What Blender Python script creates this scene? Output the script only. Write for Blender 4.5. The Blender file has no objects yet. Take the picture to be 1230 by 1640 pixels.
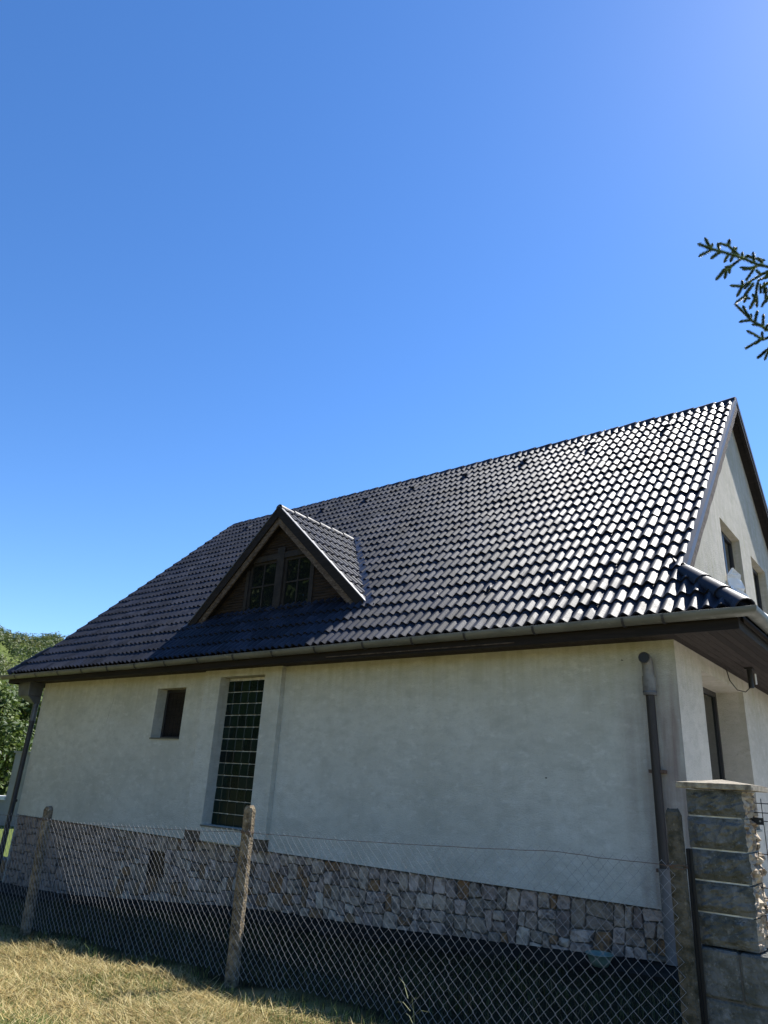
import bpy, bmesh, math, random
from mathutils import Vector, Matrix
from mathutils.geometry import tessellate_polygon
random.seed(7)
rnd = random.random
def U(a, b): return a + (b - a) * random.random()

# ------------------------------------------------------------------ camera, sky, sun, exposure
scene = bpy.context.scene
COL = scene.collection
CAM = Vector((2.3825, -8.5091, 1.1041))
YAW, PITCH, ROLL, FPX = -.6745, .3646, .0568, 1128.72
fw = Vector((math.sin(YAW)*math.cos(PITCH), math.cos(YAW)*math.cos(PITCH), math.sin(PITCH)))
r0 = Vector((math.cos(YAW), -math.sin(YAW), 0)); u0 = r0.cross(fw)
rt = math.cos(ROLL)*r0 + math.sin(ROLL)*u0
up = -math.sin(ROLL)*r0 + math.cos(ROLL)*u0
cd = bpy.data.cameras.new('camera'); cam = bpy.data.objects.new('camera', cd); COL.objects.link(cam)
M = Matrix.Identity(4)
for i in range(3):
    M[i][0] = rt[i]; M[i][1] = up[i]; M[i][2] = -fw[i]; M[i][3] = CAM[i]
cam.matrix_world = M
cd.sensor_fit = 'VERTICAL'; cd.sensor_height = 36.0; cd.lens = FPX/1640*36
cd.clip_start = .05; cd.clip_end = 3000
scene.camera = cam

SUN = Vector((.22, 1.0, 1.28)).normalized()          # towards the sun
w = bpy.data.worlds.new('World'); scene.world = w; w.use_nodes = True
nt = w.node_tree; bg = nt.nodes['Background']
sky = nt.nodes.new('ShaderNodeTexSky'); sky.sky_type = 'NISHITA'; sky.sun_disc = False
sky.sun_elevation = math.asin(SUN.z); sky.sun_rotation = math.atan2(SUN.x, SUN.y)
sky.altitude = 200; sky.air_density = .92; sky.dust_density = .11; sky.ozone_density = 4.0
hs = nt.nodes.new('ShaderNodeHueSaturation'); hs.inputs['Saturation'].default_value = 1.20; hs.inputs['Hue'].default_value = .505; hs.inputs['Value'].default_value = 1.16
nt.links.new(sky.outputs[0], hs.inputs['Color']); nt.links.new(hs.outputs[0], bg.inputs[0]); bg.inputs[1].default_value = .09
sl = bpy.data.lights.new('sun', 'SUN'); sl.energy = 5.0; sl.angle = math.radians(.53); sl.color = (1, .965, .91)
so = bpy.data.objects.new('sun', sl); COL.objects.link(so)
so.rotation_euler = (-SUN).to_track_quat('-Z', 'Y').to_euler(); so.location = SUN*40
vs = scene.view_settings
vs.view_transform = 'Standard'; vs.look = 'None'; vs.exposure = 1.12; vs.gamma = 1.0; vs.use_curve_mapping = False
scene.render.engine = 'CYCLES'
scene.cycles.max_bounces = 6

# ------------------------------------------------------------------ materials
def mat(name, col, rough=.7, spec=.5, metal=0.0, var=None, scale=3.0, stretch=(1, 1, 1), bump=0.0, bscale=60.0,
        rvar=0.0, rand=None, detail=6):
    """procedural surface: base colour, a list of (colour, lo, hi) noise layers in var, bump relief, per-object random tint"""
    m = bpy.data.materials.new(name); m.use_nodes = True
    n = m.node_tree.nodes; L = m.node_tree.links; p = n['Principled BSDF']
    p.inputs['Roughness'].default_value = rough; p.inputs['Specular IOR Level'].default_value = spec
    p.inputs['Metallic'].default_value = metal; p.inputs['Base Color'].default_value = (*col, 1)
    geo = n.new('ShaderNodeNewGeometry'); mp = n.new('ShaderNodeMapping'); mp.inputs['Scale'].default_value = stretch
    L.new(geo.outputs['Position'], mp.inputs['Vector'])
    cur = None
    def mix(fac, a, b):
        x = n.new('ShaderNodeMix'); x.data_type = 'RGBA'
        if hasattr(fac, 'links'): L.new(fac, x.inputs[0])
        else: x.inputs[0].default_value = fac
        if hasattr(a, 'links'): L.new(a, x.inputs[6])
        else: x.inputs[6].default_value = (*a, 1)
        if hasattr(b, 'links'): L.new(b, x.inputs[7])
        else: x.inputs[7].default_value = (*b, 1)
        return x.outputs[2]
    cur = col
    if rand:
        oi = n.new('ShaderNodeObjectInfo'); cr = n.new('ShaderNodeValToRGB'); cr.color_ramp.interpolation = 'CONSTANT'
        els = cr.color_ramp.elements
        while len(els) < len(rand): els.new(.5)
        for i, c in enumerate(rand): els[i].position = i/len(rand); els[i].color = (*c, 1)
        L.new(oi.outputs['Random'], cr.inputs[0]); cur = cr.outputs[0]
    for i, v in enumerate(var or []):
        c, lo, hi = v[:3]; sc = v[3] if len(v) > 3 else scale*(1+1.7*i); st = v[4] if len(v) > 4 else None
        t = n.new('ShaderNodeTexNoise'); t.inputs['Scale'].default_value = sc; t.inputs['Detail'].default_value = detail
        t.inputs['Roughness'].default_value = .62
        if st:
            m2 = n.new('ShaderNodeMapping'); m2.inputs['Scale'].default_value = st; m2.inputs['Location'].default_value = (3.1*i, 1.7*i, 5*i)
            L.new(geo.outputs['Position'], m2.inputs['Vector']); L.new(m2.outputs[0], t.inputs['Vector'])
        else: L.new(mp.outputs[0], t.inputs['Vector'])
        mr = n.new('ShaderNodeMapRange'); mr.inputs[1].default_value = lo; mr.inputs[2].default_value = hi
        mr.inputs[4].default_value = v[5] if len(v) > 5 else 1.0
        L.new(t.outputs[0], mr.inputs[0]); cur = mix(mr.outputs[0], cur, c)
    if hasattr(cur, 'links'): L.new(cur, p.inputs['Base Color'])
    if rvar:
        t = n.new('ShaderNodeTexNoise'); t.inputs['Scale'].default_value = scale*2; L.new(mp.outputs[0], t.inputs['Vector'])
        mr = n.new('ShaderNodeMapRange'); mr.inputs[3].default_value = rough-rvar; mr.inputs[4].default_value = rough+rvar
        L.new(t.outputs[0], mr.inputs[0]); L.new(mr.outputs[0], p.inputs['Roughness'])
    if bump:
        t = n.new('ShaderNodeTexNoise'); t.inputs['Scale'].default_value = bscale; t.inputs['Detail'].default_value = 5
        L.new(mp.outputs[0], t.inputs['Vector'])
        b = n.new('ShaderNodeBump'); b.inputs['Strength'].default_value = bump; b.inputs['Distance'].default_value = .02
        L.new(t.outputs[0], b.inputs['Height']); L.new(b.outputs[0], p.inputs['Normal'])
    m['mixer'] = 1
    return m

def plaster(name, base, dirt_edge):
    B = lambda a, b=None, c=None: (base[0]*a, base[1]*(b or a), base[2]*(c or a))
    m = mat(name, base, .92, .2, var=[(B(.82, .82, .80), .38, .66, .8),
        (B(.72, .72, .70), .45, .70, 4.0, (1, 1, 1.9), .75),
        ((.36, .32, .24), .57, .82, 1.0, (6, 6, .3), .35),
        (B(1.14, 1.14, 1.17), .54, .70, 6.0, (1, 1, 1.8), .6),
        (B(.60, .61, .60), .56, .74, 15.0, (1, 1, 1.6), .55),
        (B(.70), .50, .62, 60.0, None, .30)],
        bump=.6, bscale=55, detail=9)
    n = m.node_tree.nodes; L = m.node_tree.links; p = n['Principled BSDF']
    src = p.inputs['Base Color'].links[0].from_socket
    geo = n.new('ShaderNodeNewGeometry'); sx = n.new('ShaderNodeSeparateXYZ'); L.new(geo.outputs['Position'], sx.inputs[0])
    def streaks(sc, st):
        t = n.new('ShaderNodeTexNoise'); t.inputs['Scale'].default_value = sc; t.inputs['Detail'].default_value = 6
        mp = n.new('ShaderNodeMapping'); mp.inputs['Scale'].default_value = st
        L.new(geo.outputs['Position'], mp.inputs[0]); L.new(mp.outputs[0], t.inputs[0]); return t.outputs[0]
    def rng(s, a, b, c, d):
        r = n.new('ShaderNodeMapRange'); r.inputs[1].default_value = a; r.inputs[2].default_value = b
        r.inputs[3].default_value = c; r.inputs[4].default_value = d; L.new(s, r.inputs[0]); return r.outputs[0]
    def mul(a, b):
        q = n.new('ShaderNodeMath'); q.operation = 'MULTIPLY'; L.new(a, q.inputs[0]); L.new(b, q.inputs[1]); return q.outputs[0]
    def mix(f, a, c):
        x = n.new('ShaderNodeMix'); x.data_type = 'RGBA'; L.new(f, x.inputs[0]); L.new(a, x.inputs[6]); x.inputs[7].default_value = (*c, 1)
        return x.outputs[2]
    # run-off algae below the eaves
    f = mul(rng(sx.outputs[2], 1.9, 2.84, 0, 1), rng(streaks(2.2, (5, 5, .4)), .42, .68, .0, .42))
    src = mix(f, src, (.33, .31, .18))
    if dirt_edge:   # damp brown run-off around the loose drain pipe
        f = mul(rng(sx.outputs[0], -.80, -.22, 0, 1), rng(streaks(3, (3, 3, .3)), .3, .62, .25, .95))
        f = mul(f, rng(sx.outputs[2], 2.75, 1.9, 0, 1))
        src = mix(f, src, (.23, .175, .15))
    L.new(src, p.inputs['Base Color'])
    return m
M_WALL = plaster('stained cream render', (.575, .565, .495), True)
M_GABLE = plaster('warm cream render', (.53, .485, .405), False)
M_TILE = mat('anthracite glazed tile', (.008, .010, .018), .56, .34, var=[((.020, .022, .032), .45, .7), ((.034, .035, .040), .66, .80, 6.0, None, .6), ((.007, .007, .010), .5, .75, 3.0)],
             scale=.8, bump=.08, bscale=45, rvar=.10)
def cell_variety(m, sc, r0_, r1_):
    n = m.node_tree.nodes; L = m.node_tree.links; p = n['Principled BSDF']; geo = n.new('ShaderNodeNewGeometry')
    v = n.new('ShaderNodeTexVoronoi'); v.inputs['Scale'].default_value = sc; L.new(geo.outputs['Position'], v.inputs['Vector'])
    sx = n.new('ShaderNodeSeparateColor'); L.new(v.outputs['Color'], sx.inputs[0])
    r = n.new('ShaderNodeMapRange'); r.inputs[3].default_value = r0_; r.inputs[4].default_value = r1_; L.new(sx.outputs[0], r.inputs[0]); L.new(r.outputs[0], p.inputs['Roughness'])
    src = p.inputs['Base Color'].links[0].from_socket
    r = n.new('ShaderNodeMapRange'); r.inputs[3].default_value = .6; r.inputs[4].default_value = 1.7; L.new(sx.outputs[1], r.inputs[0])
    x = n.new('ShaderNodeVectorMath'); x.operation = 'SCALE'; L.new(src, x.inputs[0]); L.new(r.outputs[0], x.inputs['Scale']); L.new(x.outputs[0], p.inputs['Base Color'])
    r = n.new('ShaderNodeMapRange'); r.inputs[3].default_value = .23; r.inputs[4].default_value = .34; L.new(sx.outputs[2], r.inputs[0]); L.new(r.outputs[0], p.inputs['Specular IOR Level'])
cell_variety(M_TILE, 3.4, .51, .61)
M_DECK = mat('dark roof boards', (.03, .022, .017), .85, .2)
M_WOOD = mat('dark brown stained wood', (.012, .0095, .008), .75, .2, var=[((.025, .019, .016), .45, .75)], scale=6, stretch=(.4, .4, 6), bump=.2)
M_SOFF = mat('brown soffit boards', (.034, .026, .023), .8, .2, var=[((.016, .012, .0105), .45, .7)], scale=5, stretch=(9, .6, 9), bump=.2,
             rand=[(.034, .026, .023), (.024, .018, .016), (.045, .035, .031)])
M_GREYW = mat('weathered grey wood', (.115, .088, .068), .85, .2, var=[((.05, .036, .027), .4, .62), ((.25, .215, .175), .58, .72)], scale=8,
              stretch=(1, 1, 3), bump=.4)
M_CLAD = mat('weathered brown cladding', (.034, .023, .015), .8, .2, var=[((.013, .010, .008), .42, .62), ((.075, .046, .026), .58, .75)], scale=4,
             stretch=(.8, 1, 7), bump=.4)
M_FRAME = mat('grey brown window wood', (.026, .022, .019), .75, .3, var=[((.012, .010, .009), .4, .7)], scale=9, bump=.3)
M_DARKF = mat('dark window frame', (.018, .017, .018), .45, .5, var=[((.03, .028, .028), .4, .7)])
def glassy(name, col, rough):
    m = mat(name, col, rough, .6, var=[((col[0]*1.5, col[1]*1.5, col[2]*1.5), .45, .7)], scale=1.5, bump=.02, bscale=3)
    return m
M_PANE = glassy('window glass', (.006, .008, .008), .02)
M_BLOCK = mat('dark green glass block', (.005, .012, .009), .2, .22, rand=[(.004, .010, .008), (.007, .016, .011), (.005, .014, .008), (.010, .020, .015), (.004, .008, .007)], var=[((.009, .021, .014), .45, .7)], scale=3, bump=.12, bscale=25)
M_MORT = mat('pale joint mortar', (.60, .59, .53), .9, .2, var=[((.36, .34, .3), .4, .7)], scale=12)
M_BED = mat('grey stone bed mortar', (.12, .112, .10), .95, .1, var=[((.05, .046, .04), .4, .7)], scale=6, bump=.4, bscale=40)
STONES = [(0.24, 0.189, 0.146), (0.338, 0.263, 0.212), (0.4, 0.312, 0.234), (0.282, 0.217, 0.176), (0.487, 0.399, 0.308), (0.203, 0.153, 0.125), (0.318, 0.248, 0.185), (0.418, 0.322, 0.259), (0.302, 0.23, 0.173), (0.236, 0.135, 0.064), (0.5, 0.399, 0.326), (0.267, 0.214, 0.159), (0.226, 0.146, 0.08), (0.433, 0.34, 0.259), (0.286, 0.224, 0.181), (0.412, 0.328, 0.248)]
M_STONE = mat('rubble stone', (.25, .24, .23), .9, .25, rand=STONES, var=[((.07, .064, .06), .46, .66, 8.0, None, .85), ((.30, .285, .265), .58, .74, 15.0, None, .7)],
              bump=1.0, bscale=22)
M_BASE = mat('dirty brown render', (.15, .122, .09), .95, .1, var=[((.09, .07, .05), .4, .65), ((.22, .19, .15), .58, .72)], scale=7, bump=.5)
M_ZINC = mat('weathered zinc', (.145, .145, .126), .55, .4, metal=.3, var=[((.11, .112, .095), .42, .62), ((.25, .255, .23), .6, .75), ((.13, .10, .07), .64, .75)], scale=2.5,
             stretch=(1, 1, 3), bump=.08, rvar=.12)
M_FLASH = mat('blue grey metal flashing', (.085, .088, .10), .5, .4, metal=.2, var=[((.055, .057, .065), .4, .7)], scale=3)
M_VALLEY = mat('dark navy metal flashing', (.02, .022, .035), .45, .5, metal=.2)
M_DPIPE = mat('black painted pipe', (.02, .02, .024), .5, .4, var=[((.035, .033, .035), .4, .7)])
M_BPIPE = mat('blue grey sheet metal', (.10, .11, .13), .5, .5, metal=.3, var=[((.06, .065, .08), .42, .65)], scale=4)
M_PVC = mat('grey plastic pipe', (.20, .195, .18), .55, .4, var=[((.11, .10, .09), .42, .65)], scale=6)
M_PVCL = mat('dull grey pipe', (.13, .125, .12), .6, .35, var=[((.10, .092, .085), .42, .65), ((.24, .235, .22), .6, .75)], scale=5)
M_PVCD = mat('dirty brown pipe', (.036, .03, .026), .6, .35, var=[((.025, .02, .017), .4, .65), ((.085, .072, .062), .62, .75)], scale=5, stretch=(3, 3, .6))
M_CONC = mat('weathered lichen concrete', (.215, .17, .11), .95, .2, var=[((.08, .062, .04), .42, .60), ((.34, .285, .20), .56, .68), ((.06, .062, .035), .58, .70)],
             scale=14, bump=.9, bscale=55)
M_BLK = mat('mossy concrete block', (.135, .138, .132), .95, .2, var=[((.075, .078, .068), .42, .60, 8.0), ((.20, .203, .197), .56, .70, 12.0), ((.05, .052, .044), .54, .68, 5.0, None, .85), ((.21, .212, .20), .58, .66, 40.0, None, .6), ((.04, .038, .03), .60, .68, 30.0, None, .7)],
            bump=1.0, bscale=38, detail=10)
M_SPLIT = mat('split face sunlit tone', (.44, .37, .28), .95, .2, var=[((.20, .15, .11), .45, .65, 14.0), ((.55, .48, .38), .55, .7, 9.0)], bump=1.0, bscale=30)  # split side faces; their sunlight is put into the paler colour
M_CAP = mat('pale cap slab', (.33, .29, .22), .95, .2, var=[((.14, .12, .09), .45, .66, 14.0)], bump=.7, bscale=50)
M_WIRE = mat('galvanised wire', (.24, .23, .212), .36, .9, metal=.0, var=[((.16, .15, .135), .45, .65)], scale=5)
M_RUST = mat('rusty wire', (.11, .07, .05), .8, .3)
M_BLACK = mat('black metal', (.012, .012, .013), .5, .4)
M_WHITE = mat('white plastic sheet', (.80, .80, .80), .45, .5, var=[((.66, .67, .68), .45, .7)], scale=6)
M_WBOARD = mat('white painted boards', (.78, .77, .74), .6, .4, var=[((.66, .65, .62), .45, .7)], scale=3)
M_OUTB = mat('pale grey render', (.30, .29, .27), .9, .2, var=[((.22, .21, .19), .42, .68)], scale=1)
M_BOWL = mat('pale green plastic', (.15, .22, .185), .5, .4, var=[((.10, .16, .13), .4, .7)], scale=8)
M_PAVE = mat('dark concrete apron', (.026, .024, .019), .95, .1, var=[((.010, .0095, .008), .4, .65), ((.035, .032, .028), .6, .75)], scale=3, bump=.4)
M_YARD = mat('pale concrete yard', (.42, .40, .36), .95, .2, var=[((.32, .30, .27), .42, .68)], scale=1.2, bump=.3)
M_BARK = mat('grey brown bark', (.10, .075, .055), .95, .1, var=[((.05, .038, .03), .4, .65)], scale=5, stretch=(3, 3, .6), bump=.8, bscale=20)

def ground_mat():
    m = mat('earth and mown grass', (.27, .215, .095), .98, .1, var=[((.20, .19, .07), .42, .62, 1.5), ((.13, .14, .045), .5, .7, 5.0), ((.13, .10, .05), .55, .72, 18.0)], bump=.8, bscale=30)
    n = m.node_tree.nodes; L = m.node_tree.links; p = n['Principled BSDF']; src = p.inputs['Base Color'].links[0].from_socket
    geo = n.new('ShaderNodeNewGeometry'); sx = n.new('ShaderNodeSeparateXYZ'); L.new(geo.outputs['Position'], sx.inputs[0])
    def mix(f, a, c):
        x = n.new('ShaderNodeMix'); x.data_type = 'RGBA'; L.new(f, x.inputs[0]); L.new(a, x.inputs[6]); x.inputs[7].default_value = (*c, 1); return x.outputs[2]
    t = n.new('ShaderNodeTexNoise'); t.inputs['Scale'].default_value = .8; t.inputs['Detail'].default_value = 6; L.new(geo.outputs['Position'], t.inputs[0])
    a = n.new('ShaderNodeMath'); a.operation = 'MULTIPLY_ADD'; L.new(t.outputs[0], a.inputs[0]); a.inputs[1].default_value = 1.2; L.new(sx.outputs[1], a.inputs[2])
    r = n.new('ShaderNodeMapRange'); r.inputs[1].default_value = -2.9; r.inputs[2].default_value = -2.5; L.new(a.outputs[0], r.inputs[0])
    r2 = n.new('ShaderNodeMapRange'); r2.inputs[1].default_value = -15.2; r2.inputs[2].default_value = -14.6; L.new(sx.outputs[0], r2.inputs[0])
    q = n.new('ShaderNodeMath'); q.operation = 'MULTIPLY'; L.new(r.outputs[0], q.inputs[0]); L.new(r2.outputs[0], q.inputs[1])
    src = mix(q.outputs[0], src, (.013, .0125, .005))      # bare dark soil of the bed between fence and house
    r3 = n.new('ShaderNodeMapRange'); r3.inputs[1].default_value = -14.9; r3.inputs[2].default_value = -15.6; L.new(sx.outputs[0], r3.inputs[0])
    r4 = n.new('ShaderNodeMapRange'); r4.inputs[1].default_value = -5; r4.inputs[2].default_value = -2; L.new(sx.outputs[1], r4.inputs[0])
    q3 = n.new('ShaderNodeMath'); q3.operation = 'MULTIPLY'; L.new(r3.outputs[0], q3.inputs[0]); L.new(r4.outputs[0], q3.inputs[1])
    src = mix(q3.outputs[0], src, (.085, .11, .028))       # green meadow beyond the house
    L.new(src, p.inputs['Base Color']); return m
M_GROUND = ground_mat()

def leaf_mat(name, c1, c2, c3, trans=.35, scale=.6, rough=.55):
    m = bpy.data.materials.new(name); m.use_nodes = True; n = m.node_tree.nodes; L = m.node_tree.links
    p = n['Principled BSDF']; p.inputs['Roughness'].default_value = rough; p.inputs['Specular IOR Level'].default_value = .35
    geo = n.new('ShaderNodeNewGeometry'); t = n.new('ShaderNodeTexNoise'); t.inputs['Scale'].default_value = scale; t.inputs['Detail'].default_value = 8
    L.new(geo.outputs['Position'], t.inputs[0])
    cr = n.new('ShaderNodeValToRGB'); e = cr.color_ramp.elements; e[0].position = .36; e[0].color = (*c1, 1); e[1].position = .66; e[1].color = (*c3, 1)
    k = e.new(.5); k.color = (*c2, 1); L.new(t.outputs[0], cr.inputs[0]); L.new(cr.outputs[0], p.inputs['Base Color'])
    tr = n.new('ShaderNodeBsdfTranslucent'); L.new(cr.outputs[0], tr.inputs[0])
    mx = n.new('ShaderNodeMixShader'); mx.inputs[0].default_value = trans; L.new(p.outputs[0], mx.inputs[1]); L.new(tr.outputs[0], mx.inputs[2])
    L.new(mx.outputs[0], n['Material Output'].inputs[0]); return m
M_LEAF = leaf_mat('broadleaf foliage', (.035, .062, .012), (.068, .105, .020), (.12, .155, .034))
M_LEAF2 = leaf_mat('hillside foliage', (.034, .062, .018), (.075, .105, .028), (.135, .138, .046), scale=.12)
M_NEEDLE = leaf_mat('spruce needles', (.04, .07, .024), (.07, .11, .034), (.11, .15, .045), trans=.35, scale=6)
def attr_mat(name, trans=.3):
    m = bpy.data.materials.new(name); m.use_nodes = True; n = m.node_tree.nodes; L = m.node_tree.links; p = n['Principled BSDF']
    a = n.new('ShaderNodeAttribute'); a.attribute_name = 'tint'; L.new(a.outputs['Color'], p.inputs['Base Color']); p.inputs['Roughness'].default_value = .6
    p.inputs['Specular IOR Level'].default_value = .3
    tr = n.new('ShaderNodeBsdfTranslucent'); L.new(a.outputs['Color'], tr.inputs[0]); mx = n.new('ShaderNodeMixShader'); mx.inputs[0].default_value = trans
    L.new(p.outputs[0], mx.inputs[1]); L.new(tr.outputs[0], mx.inputs[2]); L.new(mx.outputs[0], n['Material Output'].inputs[0]); return m
M_GRASS = attr_mat('dry and green grass blades')

# ------------------------------------------------------------------ mesh helpers
WORLD = {}                                    # world offset of every object (all are unrotated unless noted)
def wo(o): return WORLD.get(o.name, Vector((0, 0, 0)))
class MB:
    def __init__(s): s.v = []; s.f = []
    def add(s, vs_, fs):
        k = len(s.v); s.v += [tuple(p) for p in vs_]; s.f += [tuple(i+k for i in f) for f in fs]; return s
    def box(s, a, b, ax=None):
        a = Vector(a); b = Vector(b)
        P = [(a.x, a.y, a.z), (b.x, a.y, a.z), (b.x, b.y, a.z), (a.x, b.y, a.z), (a.x, a.y, b.z), (b.x, a.y, b.z), (b.x, b.y, b.z), (a.x, b.y, b.z)]
        return s.add(P, [(0, 3, 2, 1), (4, 5, 6, 7), (0, 1, 5, 4), (1, 2, 6, 5), (2, 3, 7, 6), (3, 0, 4, 7)])
    def hexa(s, P): return s.add(P, [(0, 3, 2, 1), (4, 5, 6, 7), (0, 1, 5, 4), (1, 2, 6, 5), (2, 3, 7, 6), (3, 0, 4, 7)])
    def prism(s, poly, d):                    # poly: list of 3D points (planar), extruded by vector d
        n = len(poly); d = Vector(d); P = [Vector(p) for p in poly] + [Vector(p)+d for p in poly]
        return s.add(P, [tuple(reversed(range(n))), tuple(range(n, 2*n))] + [(i, (i+1) % n, n+(i+1) % n, n+i) for i in range(n)])
    def bar(s, a, b, wdt, hgt, upv=(0, 0, 1)):   # beam from a to b, wdt across, hgt along up
        a = Vector(a); b = Vector(b); t = (b-a).normalized(); x = t.cross(Vector(upv)).normalized(); y = x.cross(t)
        q = [x*i*wdt/2 + y*j*hgt/2 for i, j in ((-1, -1), (1, -1), (1, 1), (-1, 1))]
        return s.prism([a+k for k in q], b-a)
    def tube(s, pts, r, n=8, cap=True, ref=None):
        pts = [Vector(p) for p in pts]; rs = r if isinstance(r, (list, tuple)) else [r]*len(pts); base = len(s.v); V = []; F = []
        ref = Vector(ref) if ref else Vector((0, 0, 1)) if abs((pts[-1]-pts[0]).normalized().z) < .9 else Vector((1, 0, 0))
        for i, p in enumerate(pts):
            t = (pts[min(i+1, len(pts)-1)] - pts[max(i-1, 0)]).normalized(); x = t.cross(ref).normalized(); y = x.cross(t)
            V += [p + (x*math.cos(a*2*math.pi/n) + y*math.sin(a*2*math.pi/n))*rs[i] for a in range(n)]
        for i in range(len(pts)-1):
            for a in range(n): F.append((i*n+a, i*n+(a+1) % n, (i+1)*n+(a+1) % n, (i+1)*n+a))
        if cap: F += [tuple(range(n-1, -1, -1)), tuple(range((len(pts)-1)*n, len(pts)*n))]
        return s.add(V, F)
    def build(s, name, m, parent=None, smooth=False, loc=None, bevel=0, recalc=True):
        off = Vector(loc) if loc is not None else (wo(parent) if parent else Vector((0, 0, 0)))
        me = bpy.data.meshes.new(name); me.from_pydata([Vector(p)-off for p in s.v], [], s.f)
        if recalc or bevel:
            bm = bmesh.new(); bm.from_mesh(me)
            if recalc: bmesh.ops.recalc_face_normals(bm, faces=bm.faces)
            if bevel:
                es = [e for e in bm.edges if len(e.link_faces) == 2 and e.calc_face_angle(0) > .5]
                bmesh.ops.bevel(bm, geom=es, offset=bevel, segments=1, profile=.5, affect='EDGES', clamp_overlap=True)
            bm.to_mesh(me); bm.free()
        if smooth: me.shade_smooth()
        return link(name, me, m, parent, off)
def link(name, me, m, parent, off):
    if m and not me.materials: me.materials.append(m)
    o = bpy.data.objects.new(name, me); COL.objects.link(o); WORLD[o.name] = Vector(off)
    if parent: o.parent = parent; o.location = Vector(off)-wo(parent)
    else: o.location = off
    return o
def smooth_by_angle(o, a=.7):
    me = o.data; me.shade_smooth(); bm = bmesh.new(); bm.from_mesh(me)
    for e in bm.edges: e.smooth = len(e.link_faces) == 2 and e.calc_face_angle(0) < a
    bm.to_mesh(me); bm.free(); return o
def tag(o, label=None, cat=None, group=None, kind=None):
    if label: o['label'] = label
    if cat: o['category'] = cat
    if group: o['group'] = group
    if kind: o['kind'] = kind
    return o
def thing(name, loc, label, cat, group=None):
    o = bpy.data.objects.new(name, None); COL.objects.link(o); o.location = loc; WORLD[o.name] = Vector(loc); o.empty_display_size = .2
    return tag(o, label, cat, group)
def lerp_table(T, x):
    if x <= T[0][0]: return T[0][1]
    for (a, b), (c, d) in zip(T, T[1:]):
        if x <= c:
            t = (x-a)/(c-a); return b+(d-b)*t
    return T[-1][1]
def sstep(a, b, x):
    t = min(1, max(0, (x-a)/(b-a))); return t*t*(3-2*t)

# ------------------------------------------------------------------ terrain
TW = [(-60, -1.7), (-14, -1.41), (-11.8, -1.33), (-6.6, -.88), (-4, -.77), (0, -.53), (3, -.5), (60, -.4)]
TF = [(-60, -1.7), (-14, -1.2), (-7, -.86), (-3.4, -.70), (0, -.62), (3, -.6), (60, -.5)]
def gz(x, y):
    t = sstep(-2.2, -3.5, y); z = lerp_table(TW, x)*(1-t) + lerp_table(TF, x)*t
    if x < 4 and -9 < y < -2.6: z += .035*math.sin(x*2.3+y*1.1)*math.sin(y*3.1-x)*sstep(-2.6, -3.4, y)
    dx, dy = x-CAM.x, y-CAM.y; d = math.hypot(dx, dy)
    if d > 60:
        az = math.degrees(math.atan2(dx, dy)); k = sstep(-140, -95, az)*sstep(-5, -40, az)
        h = 60 + 6*math.sin(az*.35) + 4*math.sin(az*.9+1); z += k*h*sstep(120, 480, d) + k*max(0, d-480)*.03
        z += (d-60)*.004
    return z
def axis(c, near, far):
    a = [0]; st = near
    while a[-1] < far: a.append(a[-1]+st); st *= 1.13 if a[-1] > 9 else 1.0
    return [c-x for x in reversed(a[1:])] + [c+x for x in a]
xs, ys = axis(-4, .35, 1100), axis(-3, .35, 1100)
g = MB(); g.v = [(x, y, gz(x, y)) for y in ys for x in xs]; nx = len(xs)
g.f = [(j*nx+i, j*nx+i+1, (j+1)*nx+i+1, (j+1)*nx+i) for j in range(len(ys)-1) for i in range(nx-1)]
tag(g.build('ground', M_GROUND, smooth=True, recalc=False), kind='structure')
# narrow concrete apron along the wall
p = MB(); X0 = [-14.5+i*(15.0/24) for i in range(25)]
for a, b in zip(X0, X0[1:]):
    za, zb = gz(a, -.3)+.05, gz(b, -.3)+.05
    p.hexa([(a, -.62, za-.3), (b, -.62, zb-.3), (b, .1, zb-.3), (a, .1, za-.3), (a, -.62, za), (b, -.62, zb), (b, .1, zb+.02), (a, .1, za+.02)])
tag(p.build('pavement', M_PAVE), kind='structure')
y_ = MB(); y_.box((1.25, -2.6, -.9), (7, 12, -.45)); tag(y_.build('yard', M_YARD), kind='structure')

# ------------------------------------------------------------------ house
LX, DY, HT = -14.28, 10.13, 2.84
RY, RZ = 5.0633, 8.4364; EY, EZ = -.585, 2.983
SL = (RZ-EZ)/(RY-EY); AL = math.atan(SL); CA, SA = math.cos(AL), math.sin(AL)
def rz(y): return EZ + SL*(y-EY)
house = thing('house', (0, 0, -.5), 'cream rendered house with glossy black tiled roof, dormer and rubble stone plinth', 'house')

def panel(outer, holes, fn, depth_fn, mb):
    """planar wall face with rectangular holes; fn maps (u,v)->3D, depth_fn -> 3D at the back of the reveal"""
    polys = [[Vector((u, v, 0)) for u, v in outer]] + [[Vector((u, v, 0)) for u, v in h] for h in holes]
    flat = [p for q in polys for p in q]; tris = tessellate_polygon(polys)
    k = len(mb.v); mb.v += [fn(p.x, p.y) for p in flat]; mb.f += [tuple(i+k for i in t) for t in tris]
    for h in holes:
        n = len(h)
        for i in range(n):
            a, b = h[i], h[(i+1) % n]
            mb.add([fn(*a), fn(*b), depth_fn(*b), depth_fn(*a)], [(0, 1, 2, 3)])
def rect(a, b, c, d): return [(a, c), (b, c), (b, d), (a, d)]
WS = rect(-9.845, -8.96, 1.64, 2.57)              # small window hole
WG = rect(-7.88, -6.73, .27, 2.70)                # glass block opening
mb = MB()
panel([(LX, 0), (0, 0), (0, 3.45), (LX, 3.45)], [WS, rect(-7.88, -6.73, .27, 2.70)], lambda u, v: (u, 0, v), lambda u, v: (u, .30, v), mb)
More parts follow.
